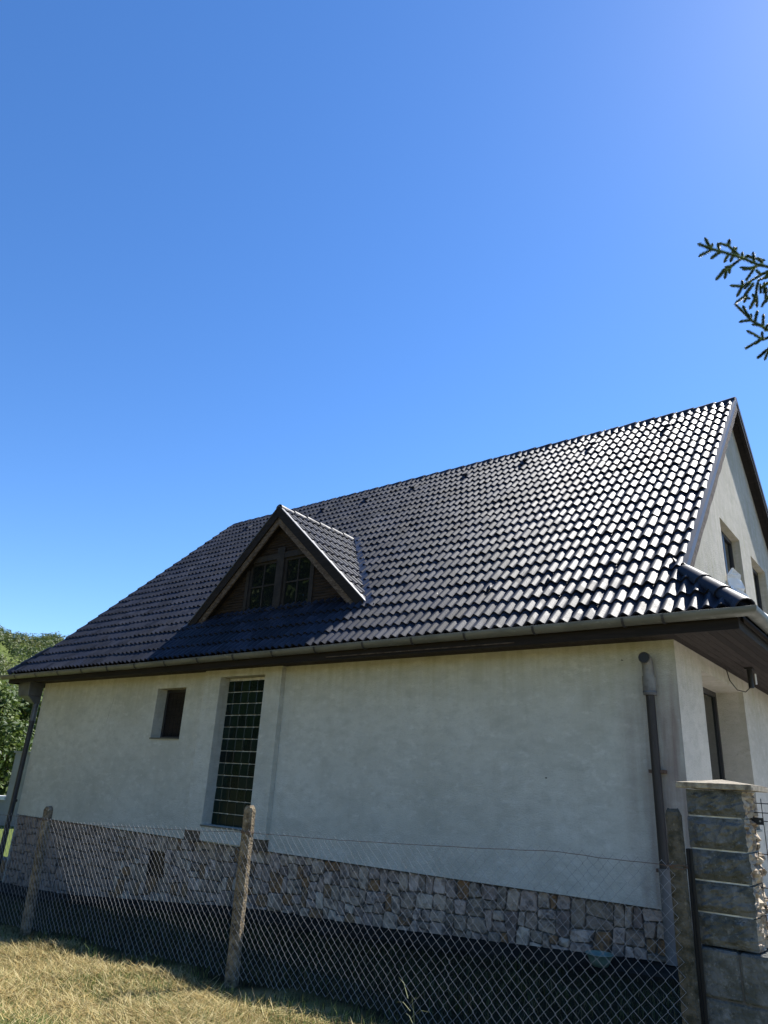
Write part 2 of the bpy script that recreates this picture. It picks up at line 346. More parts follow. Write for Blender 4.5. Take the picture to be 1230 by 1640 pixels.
mb.add([(LX, 0, 0), (0, 0, 0), (0, .06, 0), (LX, .06, 0)], [(0, 1, 2, 3)])
wall = mb.build('wall', M_WALL, house, recalc=False)
mb = MB()
GW = [rect(3.2, 4.56, 3.95, 5.41), rect(5.40, 6.66, 3.95, 5.37), rect(1.065, 3.318, .75, 2.636)]
panel([(0, -1.0), (DY, -1.0), (DY, 3.45), (RY, RZ-.13), (0, 3.45)], GW, lambda u, v: (0, u, v), lambda u, v: (-.40, u, v), mb)
gable = mb.build('gable_wall', M_GABLE, house, recalc=False)
mb = MB()
mb.add([(LX, 0, -1.7), (LX, DY, -1.7), (LX, DY, 3.45), (LX, RY, RZ-.13), (LX, 0, 3.45)], [(0, 1, 2, 3, 4)])
mb.add([(LX, DY, -1.7), (0, DY, -1.0), (0, DY, 3.45), (LX, DY, 3.45)], [(0, 1, 2, 3)])
mb.build('rear_wall', M_GABLE, house, recalc=False)
# plastered window surround standing proud of the wall
mb = MB(); PF = -.10
mb.box((-8.32, PF, .16), (-7.88, -.002, HT)); mb.box((-6.73, PF, .16), (-6.33, -.002, HT)); mb.box((-7.88, PF+.002, 2.70), (-6.73, -.002, HT))
mb.box((-7.88, PF+.003, .03), (-6.73, -.002, .27))
mb.build('window_surround', M_WALL, house)
for a, b in ((-8.31, -7.90), (-6.72, -6.34)):
    MB().box((a, -.085, .0), (b, -.003, .159)).build('pilaster_base', M_BASE, house)
# hairline crack in the render
pts = []; x, z = -11.33, 2.45
while z > 1.95: pts.append((x+U(-.012, .012), .004, z)); x -= .02*U(.2, 1.2); z -= .05
MB().tube(pts, .006, 4).build('render_crack', M_BED, house)
for (x, z) in ((-.62, 2.62), (-1.65, 1.25)):      # chipped render
    q = [(x+U(.5, 1)*.022*math.cos(t), -.002, z+U(.4, 1)*.012*math.sin(t)) for t in [i*1.0472 for i in range(6)]]
    MB().prism(q, (0, .01, 0)).build('render_chip', M_BED, house)

# ---- plinth of rubble stone
mb = MB()
mb.add([(LX, .075, -1.75), (-.02, .075, -1.0), (-.02, .075, .0), (LX, .075, .0)], [(0, 1, 2, 3)])
mb.box((LX, .08, -1.75), (-.02, .3, -.003))
plinth = mb.build('plinth', M_BED, house)
def clip(poly, a, n):                                # keep side where (p-a).n <= 0
    out = []
    for i in range(len(poly)):
        p, q = poly[i], poly[(i+1) % len(poly)]
        dp = (p[0]-a[0])*n[0]+(p[1]-a[1])*n[1]; dq = (q[0]-a[0])*n[0]+(q[1]-a[1])*n[1]
        if dp <= 0: out.append(p)
        if dp*dq < 0:
            t = dp/(dp-dq); out.append((p[0]+(q[0]-p[0])*t, p[1]+(q[1]-p[1])*t))
    return out
def area(p): return abs(sum(p[i][0]*p[(i+1) % len(p)][1]-p[(i+1) % len(p)][0]*p[i][1] for i in range(len(p))))/2
def cen(p): return (sum(q[0] for q in p)/len(p), sum(q[1] for q in p)/len(p))
def cells(poly, target, out):
    A = area(poly); bw = max(q[0] for q in poly)-min(q[0] for q in poly); bh = max(q[1] for q in poly)-min(q[1] for q in poly)
    if A < target*U(.75, 1.9) and max(bw, bh) < 2.3*min(bw, bh):
        out.append(poly); return
    c = cen(poly); f = U(-.16, .16)
    if bw*U(.8, 1.25) > bh*1.05:
        ang = U(-.20, .20); n = (math.cos(ang), math.sin(ang)); a = (c[0]+f*bw, c[1])
    else:
        ang = U(-.13, .13); n = (math.sin(ang), math.cos(ang)); a = (c[0], c[1]+f*bh)
    for s in (1, -1):
        q = clip(poly, a, (n[0]*s, n[1]*s))
        if len(q) >= 3 and area(q) > .0006: cells(q, target, out)
def stone_verts(poly, joint=.006):
    """outline pulled in for the joint with its corners knocked off"""
    c = cen(poly)
    q = poly
    for i in range(len(poly)):
        p0, p1 = poly[i], poly[(i+1) % len(poly)]; ex, ez = p1[0]-p0[0], p1[1]-p0[1]; l = math.hypot(ex, ez)
        if l < 1e-6: continue
        n = (ez/l, -ex/l)
        if (c[0]-p0[0])*n[0]+(c[1]-p0[1])*n[1] > 0: n = (-n[0], -n[1])
        j = joint*U(.6, 1.5); q = clip(q, (p0[0]-n[0]*j, p0[1]-n[1]*j), n)
        if len(q) < 3: return None
    r = []
    for i in range(len(q)):
        p, a, b = q[i], q[i-1], q[(i+1) % len(q)]
        k = U(.05, .20); r.append((p[0]+(a[0]-p[0])*k, p[1]+(a[1]-p[1])*k)); k = U(.05, .20); r.append((p[0]+(b[0]-p[0])*k, p[1]+(b[1]-p[1])*k))
    return r
def stone_mesh(mb, r, fn):
    c = cen(r); n = len(r); d = U(.020, .058); V = []
    for s, w_ in ((1, -.02), (1.0, d*.55), (.90, d)):
        for q in r:
            j = U(-.004, .004); V.append(fn(c[0]+(q[0]-c[0])*s+j, c[1]+(q[1]-c[1])*s+j, w_+(U(-.012, .008) if s < 1 else 0)))
    V.append(fn(c[0]+U(-.02, .02), c[1]+U(-.02, .02), d+U(-.004, .012)))
    F = []
    for k in range(2):
        for i in range(n): F.append((k*n+i, k*n+(i+1) % n, (k+1)*n+(i+1) % n, (k+1)*n+i))
    F += [(2*n+i, 2*n+(i+1) % n, 3*n) for i in range(n)]
    mb.add(V, F)
def zb(x): return gz(x, -.05)-.04
HOLE = (-9.36, -8.90, -.66, -.27)
start = []
def quad(x0, x1, top=-.012, bot=None):
    return [(x0, bot if bot is not None else zb(x0)), (x1, bot if bot is not None else zb(x1)), (x1, top), (x0, top)]
start += [quad(LX, -11.9), quad(-11.9, HOLE[0]), quad(HOLE[0], HOLE[1], bot=HOLE[3]), quad(HOLE[0], HOLE[1], top=HOLE[2]), quad(HOLE[1], -6.3), quad(-6.3, -3.1), quad(-3.1, -.33)]
out = []
for s in start: cells(s, .036, out)
out.sort(key=lambda q: -cen(q)[0])
first = []; rest = MB()
for i, q in enumerate(out):
    r = stone_verts(q)
    if not r: continue
    c = cen(r); one = MB(); stone_mesh(one, r, lambda x, z, d: (x, .075-d, z))
    if len(first) < 296:
        o = one.build('stone', M_STONE, plinth, loc=(c[0], .06, c[1])); first.append(o)
    else: rest.add(one.v, one.f)
if rest.v: tag(rest.build('small_stones', M_STONE, plinth), kind='stuff')
print('stones', len(first), len(out))
mb = MB(); a, b, c_, d_ = HOLE                       # air vent in the plinth
mb.box((a, .04, c_), (a+.03, .30, d_)); mb.box((b-.03, .04, c_), (b, .30, d_)); mb.box((a, .04, d_-.03), (b, .30, d_)); mb.box((a, .04, c_), (b, .30, c_+.03))
mb.box((a+.03, .068, c_+.03), (b-.03, .074, d_-.03))  # black sheet put in for the darkness inside the hole
mb.build('plinth_vent', M_BLACK, plinth)
MB().box((-.33, -.005, -.9), (0, .07, .0)).build('corner_render', M_WALL, plinth)
# low rubble wall running on to the left of the house
lw = thing('low_stone_wall', (-16, .3, -1.5), 'low rubble stone wall running left from the house plinth', 'wall')
lb = MB().box((-18, .2, -2.0), (LX-.0, .5, -.97)).build('wall_core', M_BED, lw)
o2 = []; cells([(-17.9, -1.5), (LX-.02, -1.5), (LX-.02, -.96), (-17.9, -.96)], .05, o2)
for q in o2:
    r = stone_verts(q)
    if r:
        c = cen(r); one = MB(); stone_mesh(one, r, lambda x, z, d: (x, .2-d, z)); one.build('stone', M_STONE, lw, loc=(c[0], .19, c[1]))

# ---- roof: deck, tiles, ridge, verge, hips
mb = MB()
def slab(a, b, c, d, t): n = (Vector(b)-Vector(a)).cross(Vector(d)-Vector(a)).normalized(); mb.prism([Vector(q)-n*.05 for q in (a, b, c, d)], -n*t)
slab((LX-.20, EY+.03, rz(EY+.03)), (.13, EY+.03, rz(EY+.03)), (.13, RY, RZ), (LX-.20, RY, RZ), .05)
slab((LX-.20, RY, RZ), (.13, RY, RZ), (.13, 2*RY-EY, EZ), (LX-.20, 2*RY-EY, EZ), .05)
roof = mb.build('roof', M_DECK, house)
TWD, EXPO, TLEN = .30, (math.hypot(RY-EY, RZ-EZ)-.02)/23, .415
NU = 13
def prof(u):
    s = .5-.5*math.cos(2*math.pi*u/.15); return .055*(s**.95)
def tile_data(lip=.030, lift=.032):
    V = []; F = []
    us = [TWD*i/(NU-1) for i in range(NU)]
    for u in us: V.append((u, 0, lift+prof(u)))
    for u in us: V.append((u, TLEN, .002+prof(u)*.9))
    for i in range(NU-1): F.append((i, i+1, NU+i+1, NU+i))
    k = len(V)
    for u in us: V.append((u, 0, lift+prof(u)))
    for u in us: V.append((u, .004, lift+prof(u)-lip))
    for i in range(NU-1): F.append((k+i+1, k+i, k+NU+i, k+NU+i+1))
    return V, F
TV, TF_ = tile_data()
def frame(o, ex, es):
    ex = Vector(ex); es = Vector(es); n = ex.cross(es).normalized()
    return Matrix(((ex.x, es.x, n.x, o[0]), (ex.y, es.y, n.y, o[1]), (ex.z, es.z, n.z, o[2]), (0, 0, 0, 1)))
tme = bpy.data.meshes.new('tile'); tme.from_pydata(TV, [], TF_); tme.shade_smooth(); tme.materials.append(M_TILE)
DX, DZ, DH, DF = -7.22, 5.94, 2.33, .25                # dormer ridge x and z, half width, front plane
DS = (DZ-rz(DF))/DH; DYR = EY+(DZ-EZ)/SL               # dormer pitch, where its ridge meets the roof
def in_dormer(x, y, m=0): return y > .62 and abs(x-DX) < DH*(1-(y-DF)/(DYR-DF))-m
pos = []
NC = 49; XR = .17
for row in range(23):
    v = row*EXPO; y = EY+v*CA; z = EZ+v*SA
    for c in range(-3, NC+2):
        x = XR-(c+1)*TWD
        cut = None
        if x > XR-.05 or x < XR-NC*TWD-.05:
            if v > .93: continue
            cut = 1
        cs = [(x+a, y+b) for a in (0, TWD) for b in (0, TLEN*CA)]
        if all(in_dormer(*q, .02) for q in cs): continue
        pos.append((x, y, z, row, c, cut))
def jit(x, y, z, k=1):
    m = frame((x, y, z), (1, 0, 0), (0, CA, SA))
    return m @ Matrix.Translation((U(-.003, .003)*k, U(-.006, .006)*k, U(-.0025, .0025)*k)) @ Matrix.Rotation(U(-.012, .012)*k, 4, 'Z') @ Matrix.Rotation(U(-.018, .014)*k, 4, 'X') @ Matrix.Rotation(U(-.018, .018)*k, 4, 'Y')
def dist(p): return (Vector(p[:3])-CAM).length
def lit(p): return 0
main = sorted([p for p in pos if not p[5]], key=dist)
stuff = MB()
for i, p in enumerate(main):
    m = jit(*p[:3])
    if i < 300:
        o = bpy.data.objects.new('tile', tme); COL.objects.link(o); o.parent = roof; WORLD[o.name] = m.translation.copy()
        m2 = m.copy(); m2.translation = m.translation-wo(roof); o.matrix_local = m2
    else: stuff.add([m @ Vector(q) for q in TV], TF_)
# tiles cut along the hips at both lower corners
def cut_mesh(vs_, fs, planes):
    me = bpy.data.meshes.new('cut'); me.from_pydata(vs_, [], fs); bm = bmesh.new(); bm.from_mesh(me)
    for co, no in planes:
        bmesh.ops.bisect_plane(bm, geom=bm.verts[:]+bm.edges[:]+bm.faces[:], plane_co=co, plane_no=no, clear_outer=True)
    bm.to_mesh(me); bm.free(); return me
HR0, HR1 = Vector((XR, .093, rz(.093))), Vector((.89, EY, EZ))
HL0, HL1 = Vector((XR-NC*TWD, .093, rz(.093))), Vector((-14.87, EY, EZ))
nR = Vector((HR0.y-HR1.y, HR1.x-HR0.x, 0)).normalized(); nL = -Vector((HL0.y-HL1.y, HL1.x-HL0.x, 0)).normalized()
if nR.x < 0: nR = -nR
if nL.x > 0: nL = -nL
for p in [q for q in pos if q[5]]:
    m = jit(*p[:3]); vs_ = [m @ Vector(q) for q in TV]
    me = cut_mesh(vs_, TF_, [(HR0, nR) if p[0] > -5 else (HL0, nL)])
    if len(me.polygons) < 2: continue
    me.shade_smooth()
    if p[0] > -5:
        off = wo(roof); me.transform(Matrix.Translation(-off)); link('cut_tile', me, M_TILE, roof, off)
    else: stuff.add([q.co for q in me.vertices], [tuple(f.vertices) for f in me.polygons])
so_ = stuff.build('upper_tiles', M_TILE, roof, smooth=True, recalc=False); tag(so_, kind='stuff')
# skirt roofs along both gables, rear slope
sk = MB()
for side in (1, -1):
    x0, x1 = (0.0, .89) if side > 0 else (LX, -14.87)
    zt = EZ+(.89)*.93
    ln = math.hypot(x1-x0, zt-EZ); es = Vector((x0-x1, 0, zt-EZ))/ln; ex = Vector((0, 1*side, 0))
    for k in range(38):
        yy = EY+(k if side > 0 else k+1)*TWD
        for rr in range(4):
            if rr*EXPO > ln: continue
            m = frame(Vector((x1, yy, EZ))+es*rr*EXPO, ex, es)
            V2 = [m @ Vector(q) for q in TV]
            pl = [(HR0, -nR) if side > 0 else (HL0, -nL), (Vector((x0, 0, 0)), Vector((-side, 0, 0)))]
            me = cut_mesh(V2, TF_, pl if k < 4 else pl[1:])
            sk.add([q.co for q in me.vertices], [tuple(f.vertices) for f in me.polygons]); bpy.data.meshes.remove(me)
    zq = EZ-.03
tag(sk.build('skirt_tiles', M_TILE, roof, smooth=True, recalc=False), kind='stuff')
bk = MB().prism([(LX-.24, RY, RZ-.02), (.17, RY, RZ-.02), (.17, 2*RY-EY, EZ), (LX-.24, 2*RY-EY, EZ)], (0, .02, .03)); bk.build('rear_slope', M_TILE, roof)
for side in (1, -1):
    x0, x1 = (-.05, .86) if side > 0 else (LX+.05, -14.84)
    MB().prism([(x0, .38, EZ+.74), (x0+(x1-x0)*.25, .16, EZ+.55), (x1, EY+.10, EZ-.08), (x1, 2*RY-EY, EZ-.08), (x0, DY, EZ+.74)], (0, 0, -.05)).build('skirt_deck', M_DECK, roof)
# ridge and hip tiles: half round, tapered, one lapping over the next
def half_round(a, b, r1, r2, n=9, th=.016):
    a = Vector(a); b = Vector(b); t = (b-a).normalized(); x = t.cross(Vector((0, 0, 1))).normalized(); y = x.cross(t); V = []; F = []
    A = [math.pi*(-.08+1.16*i/(n-1)) for i in range(n)]
    for p, r in ((a, r1), (b, r2), (b, r2-th), (a, r1-th)):
        V += [p+(x*math.cos(q)+y*math.sin(q)*.9)*r for q in A]
    for k in range(3):
        for i in range(n-1): F.append((k*n+i, k*n+i+1, (k+1)*n+i+1, (k+1)*n+i))
    F += [(3*n+i, 3*n+i+1, i+1, i) for i in range(n-1)]
    return MB().add(V, F)
nr = 38; x0, x1 = LX-.24, .16; st = (x1-x0)/nr
for i in range(nr):
    a = (x0+st*(i+1)+.02, RY, RZ-.045+U(-.004, .004)); b = (x0+st*i-.0, RY, RZ-.055)
    smooth_by_angle(half_round(a, b, .118, .100).build('ridge_tile', M_TILE, roof))
def hip(a, b, n, name='hip_tile'):
    a = Vector(a); b = Vector(b)
    for i in range(n):
        p, q = a+(b-a)*(i/n), a+(b-a)*((i+1)/n)
        e = (q-p).normalized()*.04
        smooth_by_angle(half_round(q+e, p, .118, .098).build(name, M_TILE, roof))
hip(HR0+Vector((.0, .02, .02)), HR1+Vector((.0, -.0, .02)), 3)
hip(HL0+Vector((.0, .02, .02)), HL1+Vector((.0, -.0, .02)), 3)
# verge flashings over worn boards, on all four rakes
for side, xe in ((1, XR), (-1, LX-.24)):
    for fb in (1, -1):
        y0 = .06 if fb > 0 else 2*RY-.06; ye = RY
        def pt(y, dz, x): return (x, y, (rz(y) if fb > 0 else rz(2*RY-y))+dz)
        s = side
        f = MB()
        f.hexa([pt(y0, .035, xe-s*.06), pt(y0, .035, xe+s*.025), pt(ye, .035, xe+s*.025), pt(ye, .035, xe-s*.06), pt(y0, .062, xe-s*.06), pt(y0, .062, xe+s*.025), pt(ye, .062, xe+s*.025), pt(ye, .062, xe-s*.06)])
        f.hexa([pt(y0, -.055, xe+s*.002), pt(y0, -.055, xe+s*.024), pt(ye, -.055, xe+s*.024), pt(ye, -.055, xe+s*.002), pt(y0, .034, xe+s*.002), pt(y0, .034, xe+s*.024), pt(ye, .034, xe+s*.024), pt(ye, .034, xe+s*.002)])
        f.build('verge_flashing', M_FLASH, roof)
        f = MB(); n = 40                               # worn board with a ragged lower edge
        for i in range(n):
            ya, yb = y0+(ye-y0)*i/n, y0+(ye-y0)*(i+1)/n
            if i == 0: da = -.235
            db = -.235+U(-.015, .02)
            f.hexa([pt(ya, da, xe-s*.05), pt(ya, da, xe+s*.012), pt(yb, db, xe+s*.012), pt(yb, db, xe-s*.05), pt(ya, -.056, xe-s*.05), pt(ya, -.056, xe+s*.012), pt(yb, -.056, xe+s*.012), pt(yb, -.056, xe-s*.05)]); da = db
        f.build('verge_board', M_GREYW if fb > 0 else M_WOOD, roof)
        f = MB()
        xi = 0 if s > 0 else LX
        f.hexa([pt(y0, -.20, xi-s*.02), pt(y0, -.20, xe-s*.052), pt(ye, -.20, xe-s*.052), pt(ye, -.20, xi-s*.02), pt(y0, -.10, xi-s*.02), pt(y0, -.10, xe-s*.052), pt(ye, -.10, xe-s*.052), pt(ye, -.10, xi-s*.02)])
        f.build('verge_soffit', M_WOOD, roof)
# vent tiles below the ridge and a second row near the eaves
def vent(x, y, big):
    m = frame((x, y, rz(y)), (1, 0, 0), (0, CA, SA)); k = 1.0 if big else .5
    V = [(-.07*k, -.02, .02), (.07*k, -.02, .02), (.075*k, .20*k, .02), (-.075*k, .20*k, .02), (-.06*k, -.03, .11*k), (.06*k, -.03, .11*k), (.055*k, .17*k, .065), (-.055*k, .17*k, .065)]
    b = MB().hexa([m @ Vector(q) for q in V]); o = smooth_by_angle(b.build('roof_vent', M_TILE, roof, bevel=.015))
    s = MB()
    for j in (-1, 0, 1):
        s.prism([m @ Vector((j*.034*k-.012, -.034, .035)), m @ Vector((j*.034*k+.012, -.034, .035)), m @ Vector((j*.034*k+.012, -.037, .09*k)), m @ Vector((j*.034*k-.012, -.037, .09*k))], m.to_3x3() @ Vector((0, -.003, 0)))
    s.build('vent_slot', M_BLACK, roof)
for x in (-.98, -2.48, -4.03, -5.58, -7.1, -8.55, -10.07, -11.6, -13.1): vent(x, 4.46, True)
for x in (-.70, -1.63, -2.56, -3.49): vent(x, .20, False)
# ---- gutters, fascia, soffit
def gutter(path, name):
    """half-round channel along a polyline of lip-centre points"""
    r = .078; n = 9; V = []; F = []; prof_ = [(r*math.cos(a), r*math.sin(a)) for a in [math.pi*(1+i/(n-1)) for i in range(n)]]
    prof_ = [(prof_[0][0]-.012, .006)]+prof_+[(prof_[-1][0]+.0, .012)]
    inner = [(q[0]*.95, q[1]*.95+.002) for q in reversed(prof_)]; pr = prof_+inner; n = len(pr)
    pts = [Vector(p) for p in path]
    for i, p in enumerate(pts):
        d0 = (pts[i]-pts[i-1]).normalized() if i else (pts[1]-pts[0]).normalized(); d1 = (pts[i+1]-pts[i]).normalized() if i < len(pts)-1 else d0
        t = (d0+d1).normalized(); x = Vector((t.y, -t.x, 0)).normalized(); x = x/max(.3, x.dot(Vector((d1.y, -d1.x, 0)).normalized()))
        V += [p+x*(-q[0])*-1+Vector((0, 0, q[1])) for q in pr]
    for i in range(len(pts)-1):
        for a in range(n): F.append((i*n+a, i*n+(a+1) % n, (i+1)*n+(a+1) % n, (i+1)*n+a))
    F += [tuple(range(n)), tuple(range((len(pts)-1)*n, len(pts)*n))]
    o = MB().add(V, F).build(name, M_ZINC, house); return smooth_by_angle(o, .9)
GY = EY-.075; GZ = 2.955
gp = [(-15.02, GY, GZ-.03)]+[(-14+i*1.0, GY, GZ-.03+.03*sstep(-14, 0, -14+i)+U(-.004, .004)) for i in range(15)]+[(.965, GY, GZ)]
gut = gutter(gp+[(.965, GY+.5, GZ), (.965, 5, GZ-.005), (.965, 10.6, GZ-.01)], 'gutter')
bxs = [.11, -.33, -1.43, -2.4, -3.24, -4.1, -5.04, -5.96]+[-5.96-.93*i for i in range(1, 10)]
def bracket(p, ax):
    r = .084; V = []
    for wq in (-.014, .014):
        for k in range(9):
            a = math.pi*(1+k/8); q = Vector((0, -math.cos(a)*r, math.sin(a)*r)) if ax == 'x' else Vector((math.cos(a)*-r, 0, math.sin(a)*r))
            e = Vector((wq, 0, 0)) if ax == 'x' else Vector((0, wq, 0)); V.append(Vector(p)+q+e)
    F = [(i, i+1, 10+i, 9+i) for i in range(8)]
    o = MB()
    o.add(V, F); V2 = [Vector(p)+(v-Vector(p))*1.05 for v in V]; o.add(V2, F)
    o.add([V[i] for i in (0, 9)]+[V2[i] for i in (9, 0)], [(0, 1, 2, 3)]); o.add([V[i] for i in (8, 17)]+[V2[i] for i in (17, 8)], [(0, 1, 2, 3)])
    for k in range(8):
        for b0 in (0, 9): o.add([V[b0+k], V[b0+k+1], V2[b0+k+1], V2[b0+k]], [(0, 1, 2, 3)])
    o.build('gutter_bracket', M_DPIPE, gut, recalc=False)
for x in bxs: bracket((x, GY, GZ-.03+.03*sstep(-14, 0, x)), 'x')
for y in (.35, 1.3, 2.25, 3.2, 4.15): bracket((.965, y, GZ), 'y')
mb = MB(); mb.box((-14.86, EY-.004, 2.77), (.80, EY+.026, 2.965)); mb.box((.80, EY-.004, 2.77), (.83, 10.7, 2.965)); mb.box((-14.86, EY+.026, 2.77), (-14.83, 10.7, 2.96))
mb.build('fascia', M_WOOD, house)
MB().box((-4.9, EY-.022, 2.80), (-1.75, EY-.005, 2.812)).build('pale_batten', M_GREYW, house)
for i in range(6):                                    # boards under the front eaves
    a = -.013-i*.092; MB().box((-14.83, a-.088, HT-.015), (.0-.0, a, HT+.005)).build('soffit_board', M_SOFF, house)
for i in range(9):
    a = .004+i*.0885; MB().box((a, EY+.027, HT-.016), (a+.084, 10.7, HT+.005)).build('soffit_board', M_SOFF, house)
MB().box((-14.83, EY+.026, HT+.006), (.8, 10.7, HT+.03)).build('soffit_backing', M_DECK, house)

# ---- dormer
mb = MB(); WY = .45
def dz(x): return DZ-DS*abs(x-DX)
nb = 34; zb0 = rz(WY)-.06; ztop = DZ-.22; bh = (ztop-zb0)/nb
WX0, WX1, WZ0, WZ1 = -8.12, -6.33, 4.02, 4.98
for i in range(nb):                                   # lapped cladding boards, cut to the gable and round the window
    za, zc = zb0+i*bh, zb0+(i+1)*bh; hw = (ztop-za)/DS; hw2 = max(.01, (ztop-zc)/DS)
    def seg(xa, xb, xc, xd):
        mb.hexa([(xa, WY-.016, za), (xb, WY-.016, za), (xb, WY+.03, za), (xa, WY+.03, za), (xc, WY, zc), (xd, WY, zc), (xd, WY+.03, zc), (xc, WY+.03, zc)])
    if zc > WZ0 and za < WZ1:
        if DX-hw < WX0: seg(DX-hw, WX0, min(DX-hw2, WX0), WX0)
        if DX+hw > WX1: seg(WX1, DX+hw, WX1, max(DX+hw2, WX1))
    else: seg(DX-hw, DX+hw, DX-hw2, DX+hw2)
dorm = mb.build('dormer', M_CLAD, house)
dk = MB()
dk.prism([(DX, DF+.05, DZ-.07), (DX+DH, DF+.05, DZ-.07-DS*DH), (DX, DYR, DZ-.07)], (0, 0, -.05)); dk.prism([(DX, DF+.05, DZ-.07), (DX-DH, DF+.05, DZ-.07-DS*DH), (DX, DYR, DZ-.07)], (0, 0, -.05))
dk.build('dormer_deck', M_WOOD, dorm)
dt = MB(); dl = math.hypot(DH, DS*DH)
for side in (1, -1):
    es = Vector((-side*DH, 0, DS*DH))/dl; ex = Vector((0, side, 0)); vn = Vector((side*(DYR-DF), DH, 0)).normalized()
    for k in range(9):
        yy = DF+k*TWD if side > 0 else DF+(k+1)*TWD
        for rr in range(-1, 10):
            o_ = Vector((DX+side*DH, yy, DZ-DS*DH))+es*(dl-(10-rr)*EXPO+.06+.12)
            m = frame(o_, ex, es) @ Matrix.Translation((0, U(-.005, .005), U(-.002, .002)))
            V2 = [m @ Vector(q) for q in TV]
            me = cut_mesh(V2, TF_, [(Vector((DX+side*DH, DF, 0)), vn), (Vector((DX, 0, 0)), Vector((-side, 0, 0)))])
            dt.add([q.co for q in me.vertices], [tuple(f.vertices) for f in me.polygons]); bpy.data.meshes.remove(me)
tag(dt.build('dormer_tiles', M_TILE, dorm, smooth=True, recalc=False), kind='stuff')
ndr = 6
for i in range(ndr):
    y0, y1 = DF+(DYR-DF)*i/ndr, DF+(DYR-DF)*(i+1)/ndr
    smooth_by_angle(half_round((DX, y0-.02, DZ+.02), (DX, y1+.02, DZ+.005), .085, .072).build('ridge_tile', M_TILE, dorm))
for side in (1, -1):                                   # valley metal beside the dormer
    a = Vector((DX+side*(DH+.02), DF-.08, 0)); b = Vector((DX+side*.02, DYR+.02, 0)); off = Vector((side*.20, 0, 0))
    def on(p, h): return (p.x, p.y, rz(p.y)+h)
    MB().prism([on(a, .085), on(a+off*1.1, .06), on(b+off*.7, .06), on(b, .085)], (0, -.006, .008)).build('valley_flashing', M_VALLEY, dorm)
    def rake(x, dzv, y): return (x, y, dz(x)+dzv)
    # outer barge board, weathered inner board, underside
    xa, xb = DX, DX+side*(DH+.05)
    MB().prism([rake(xa, .05, DF-.02), rake(xb, .05, DF-.02), rake(xb, -.16, DF-.02), rake(xa, -.16, DF-.02)], (0, .035, 0)).build('barge_board', M_WOOD, dorm)
    MB().prism([rake(xa, -.10, DF+.017), rake(xb-side*.02, -.10, DF+.017), rake(xb-side*.12, -.315, DF+.017), rake(xa, -.315, DF+.017)], (0, .03, 0)).build('inner_barge_board', M_GREYW, dorm)
    MB().prism([rake(xa, .052, DF-.03), rake(xb, .052, DF-.03), rake(xb, .075, DF-.03), rake(xa, .075, DF-.03)], (0, .10, 0)).build('barge_flashing', M_FLASH, dorm)
    MB().prism([rake(xa, -.24, DF+.05), rake(xb-side*.05, -.24, DF+.05), rake(xb-side*.05, -.21, DF+.05), rake(xa, -.21, DF+.05)], (0, .25, 0)).build('rake_soffit', M_WOOD, dorm)
# timber posts, sill, two sashes of 2 x 2 panes
FR = []
for x0, x1 in ((WX0-.02, WX0+.06), (WX1-.06, WX1+.02)):
    MB().box((x0, WY-.035, zb0-.1), (x1, WY+.06, min(dz((x0+x1)/2)-.28, 5.1))).build('window_post', M_FRAME, dorm)
MB().box((-7.30, WY-.05, zb0), (-7.11, WY+.06, 5.2)).build('centre_mullion', M_FRAME, dorm)
MB().box((WX0+.06, WY-.045, WZ0-.075), (-7.30, WY+.06, WZ0)).build('window_sill', M_FRAME, dorm)
MB().box((-7.11, WY-.045, WZ0-.075), (WX1-.06, WY+.06, WZ0)).build('window_sill', M_FRAME, dorm)
MB().box((WX0+.02, WY-.04, 4.98), (-7.30, WY+.05, 5.09)).build('window_head', M_FRAME, dorm)
MB().box((-7.11, WY-.04, 4.98), (WX1-.02, WY+.05, 5.09)).build('window_head', M_FRAME, dorm)
for xa, xb in ((WX0+.06, -7.30), (-7.11, WX1-.06)):
    xm, zm = (xa+xb)/2, (WZ0+4.98)/2; s = MB(); t = .05
    s.box((xa, WY, WZ0), (xa+t, WY+.05, 4.98)); s.box((xb-t, WY, WZ0), (xb, WY+.05, 4.98)); s.box((xa+t, WY, WZ0), (xb-t, WY+.05, WZ0+t)); s.box((xa+t, WY, 4.98-t), (xb-t, WY+.05, 4.98))
    s.box((xm-.014, WY+.004, WZ0+t), (xm+.014, WY+.04, 4.98-t)); s.box((xa+t, WY+.006, zm-.014), (xm-.014, WY+.04, zm+.014)); s.box((xm+.014, WY+.006, zm-.014), (xb-t, WY+.04, zm+.014))
    s.build('sash', M_FRAME, dorm)
    for a, b in ((xa+t, xm-.014), (xm+.014, xb-t)):
        for c, d in ((WZ0+t, zm-.014), (zm+.014, 4.98-t)):
            tl = U(-.012, .012); MB().hexa([(a, WY+.022+tl*.3, c), (b, WY+.022-tl*.3, c), (b, WY+.027, c), (a, WY+.027, c), (a, WY+.022, d), (b, WY+.022, d), (b, WY+.027, d), (a, WY+.027, d)]).build('pane', M_PANE, dorm)
MB().box((WX0, WY+.07, WZ0-.1), (WX1, WY+.08, 5.1)).build('dark_lining', M_DECK, dorm)

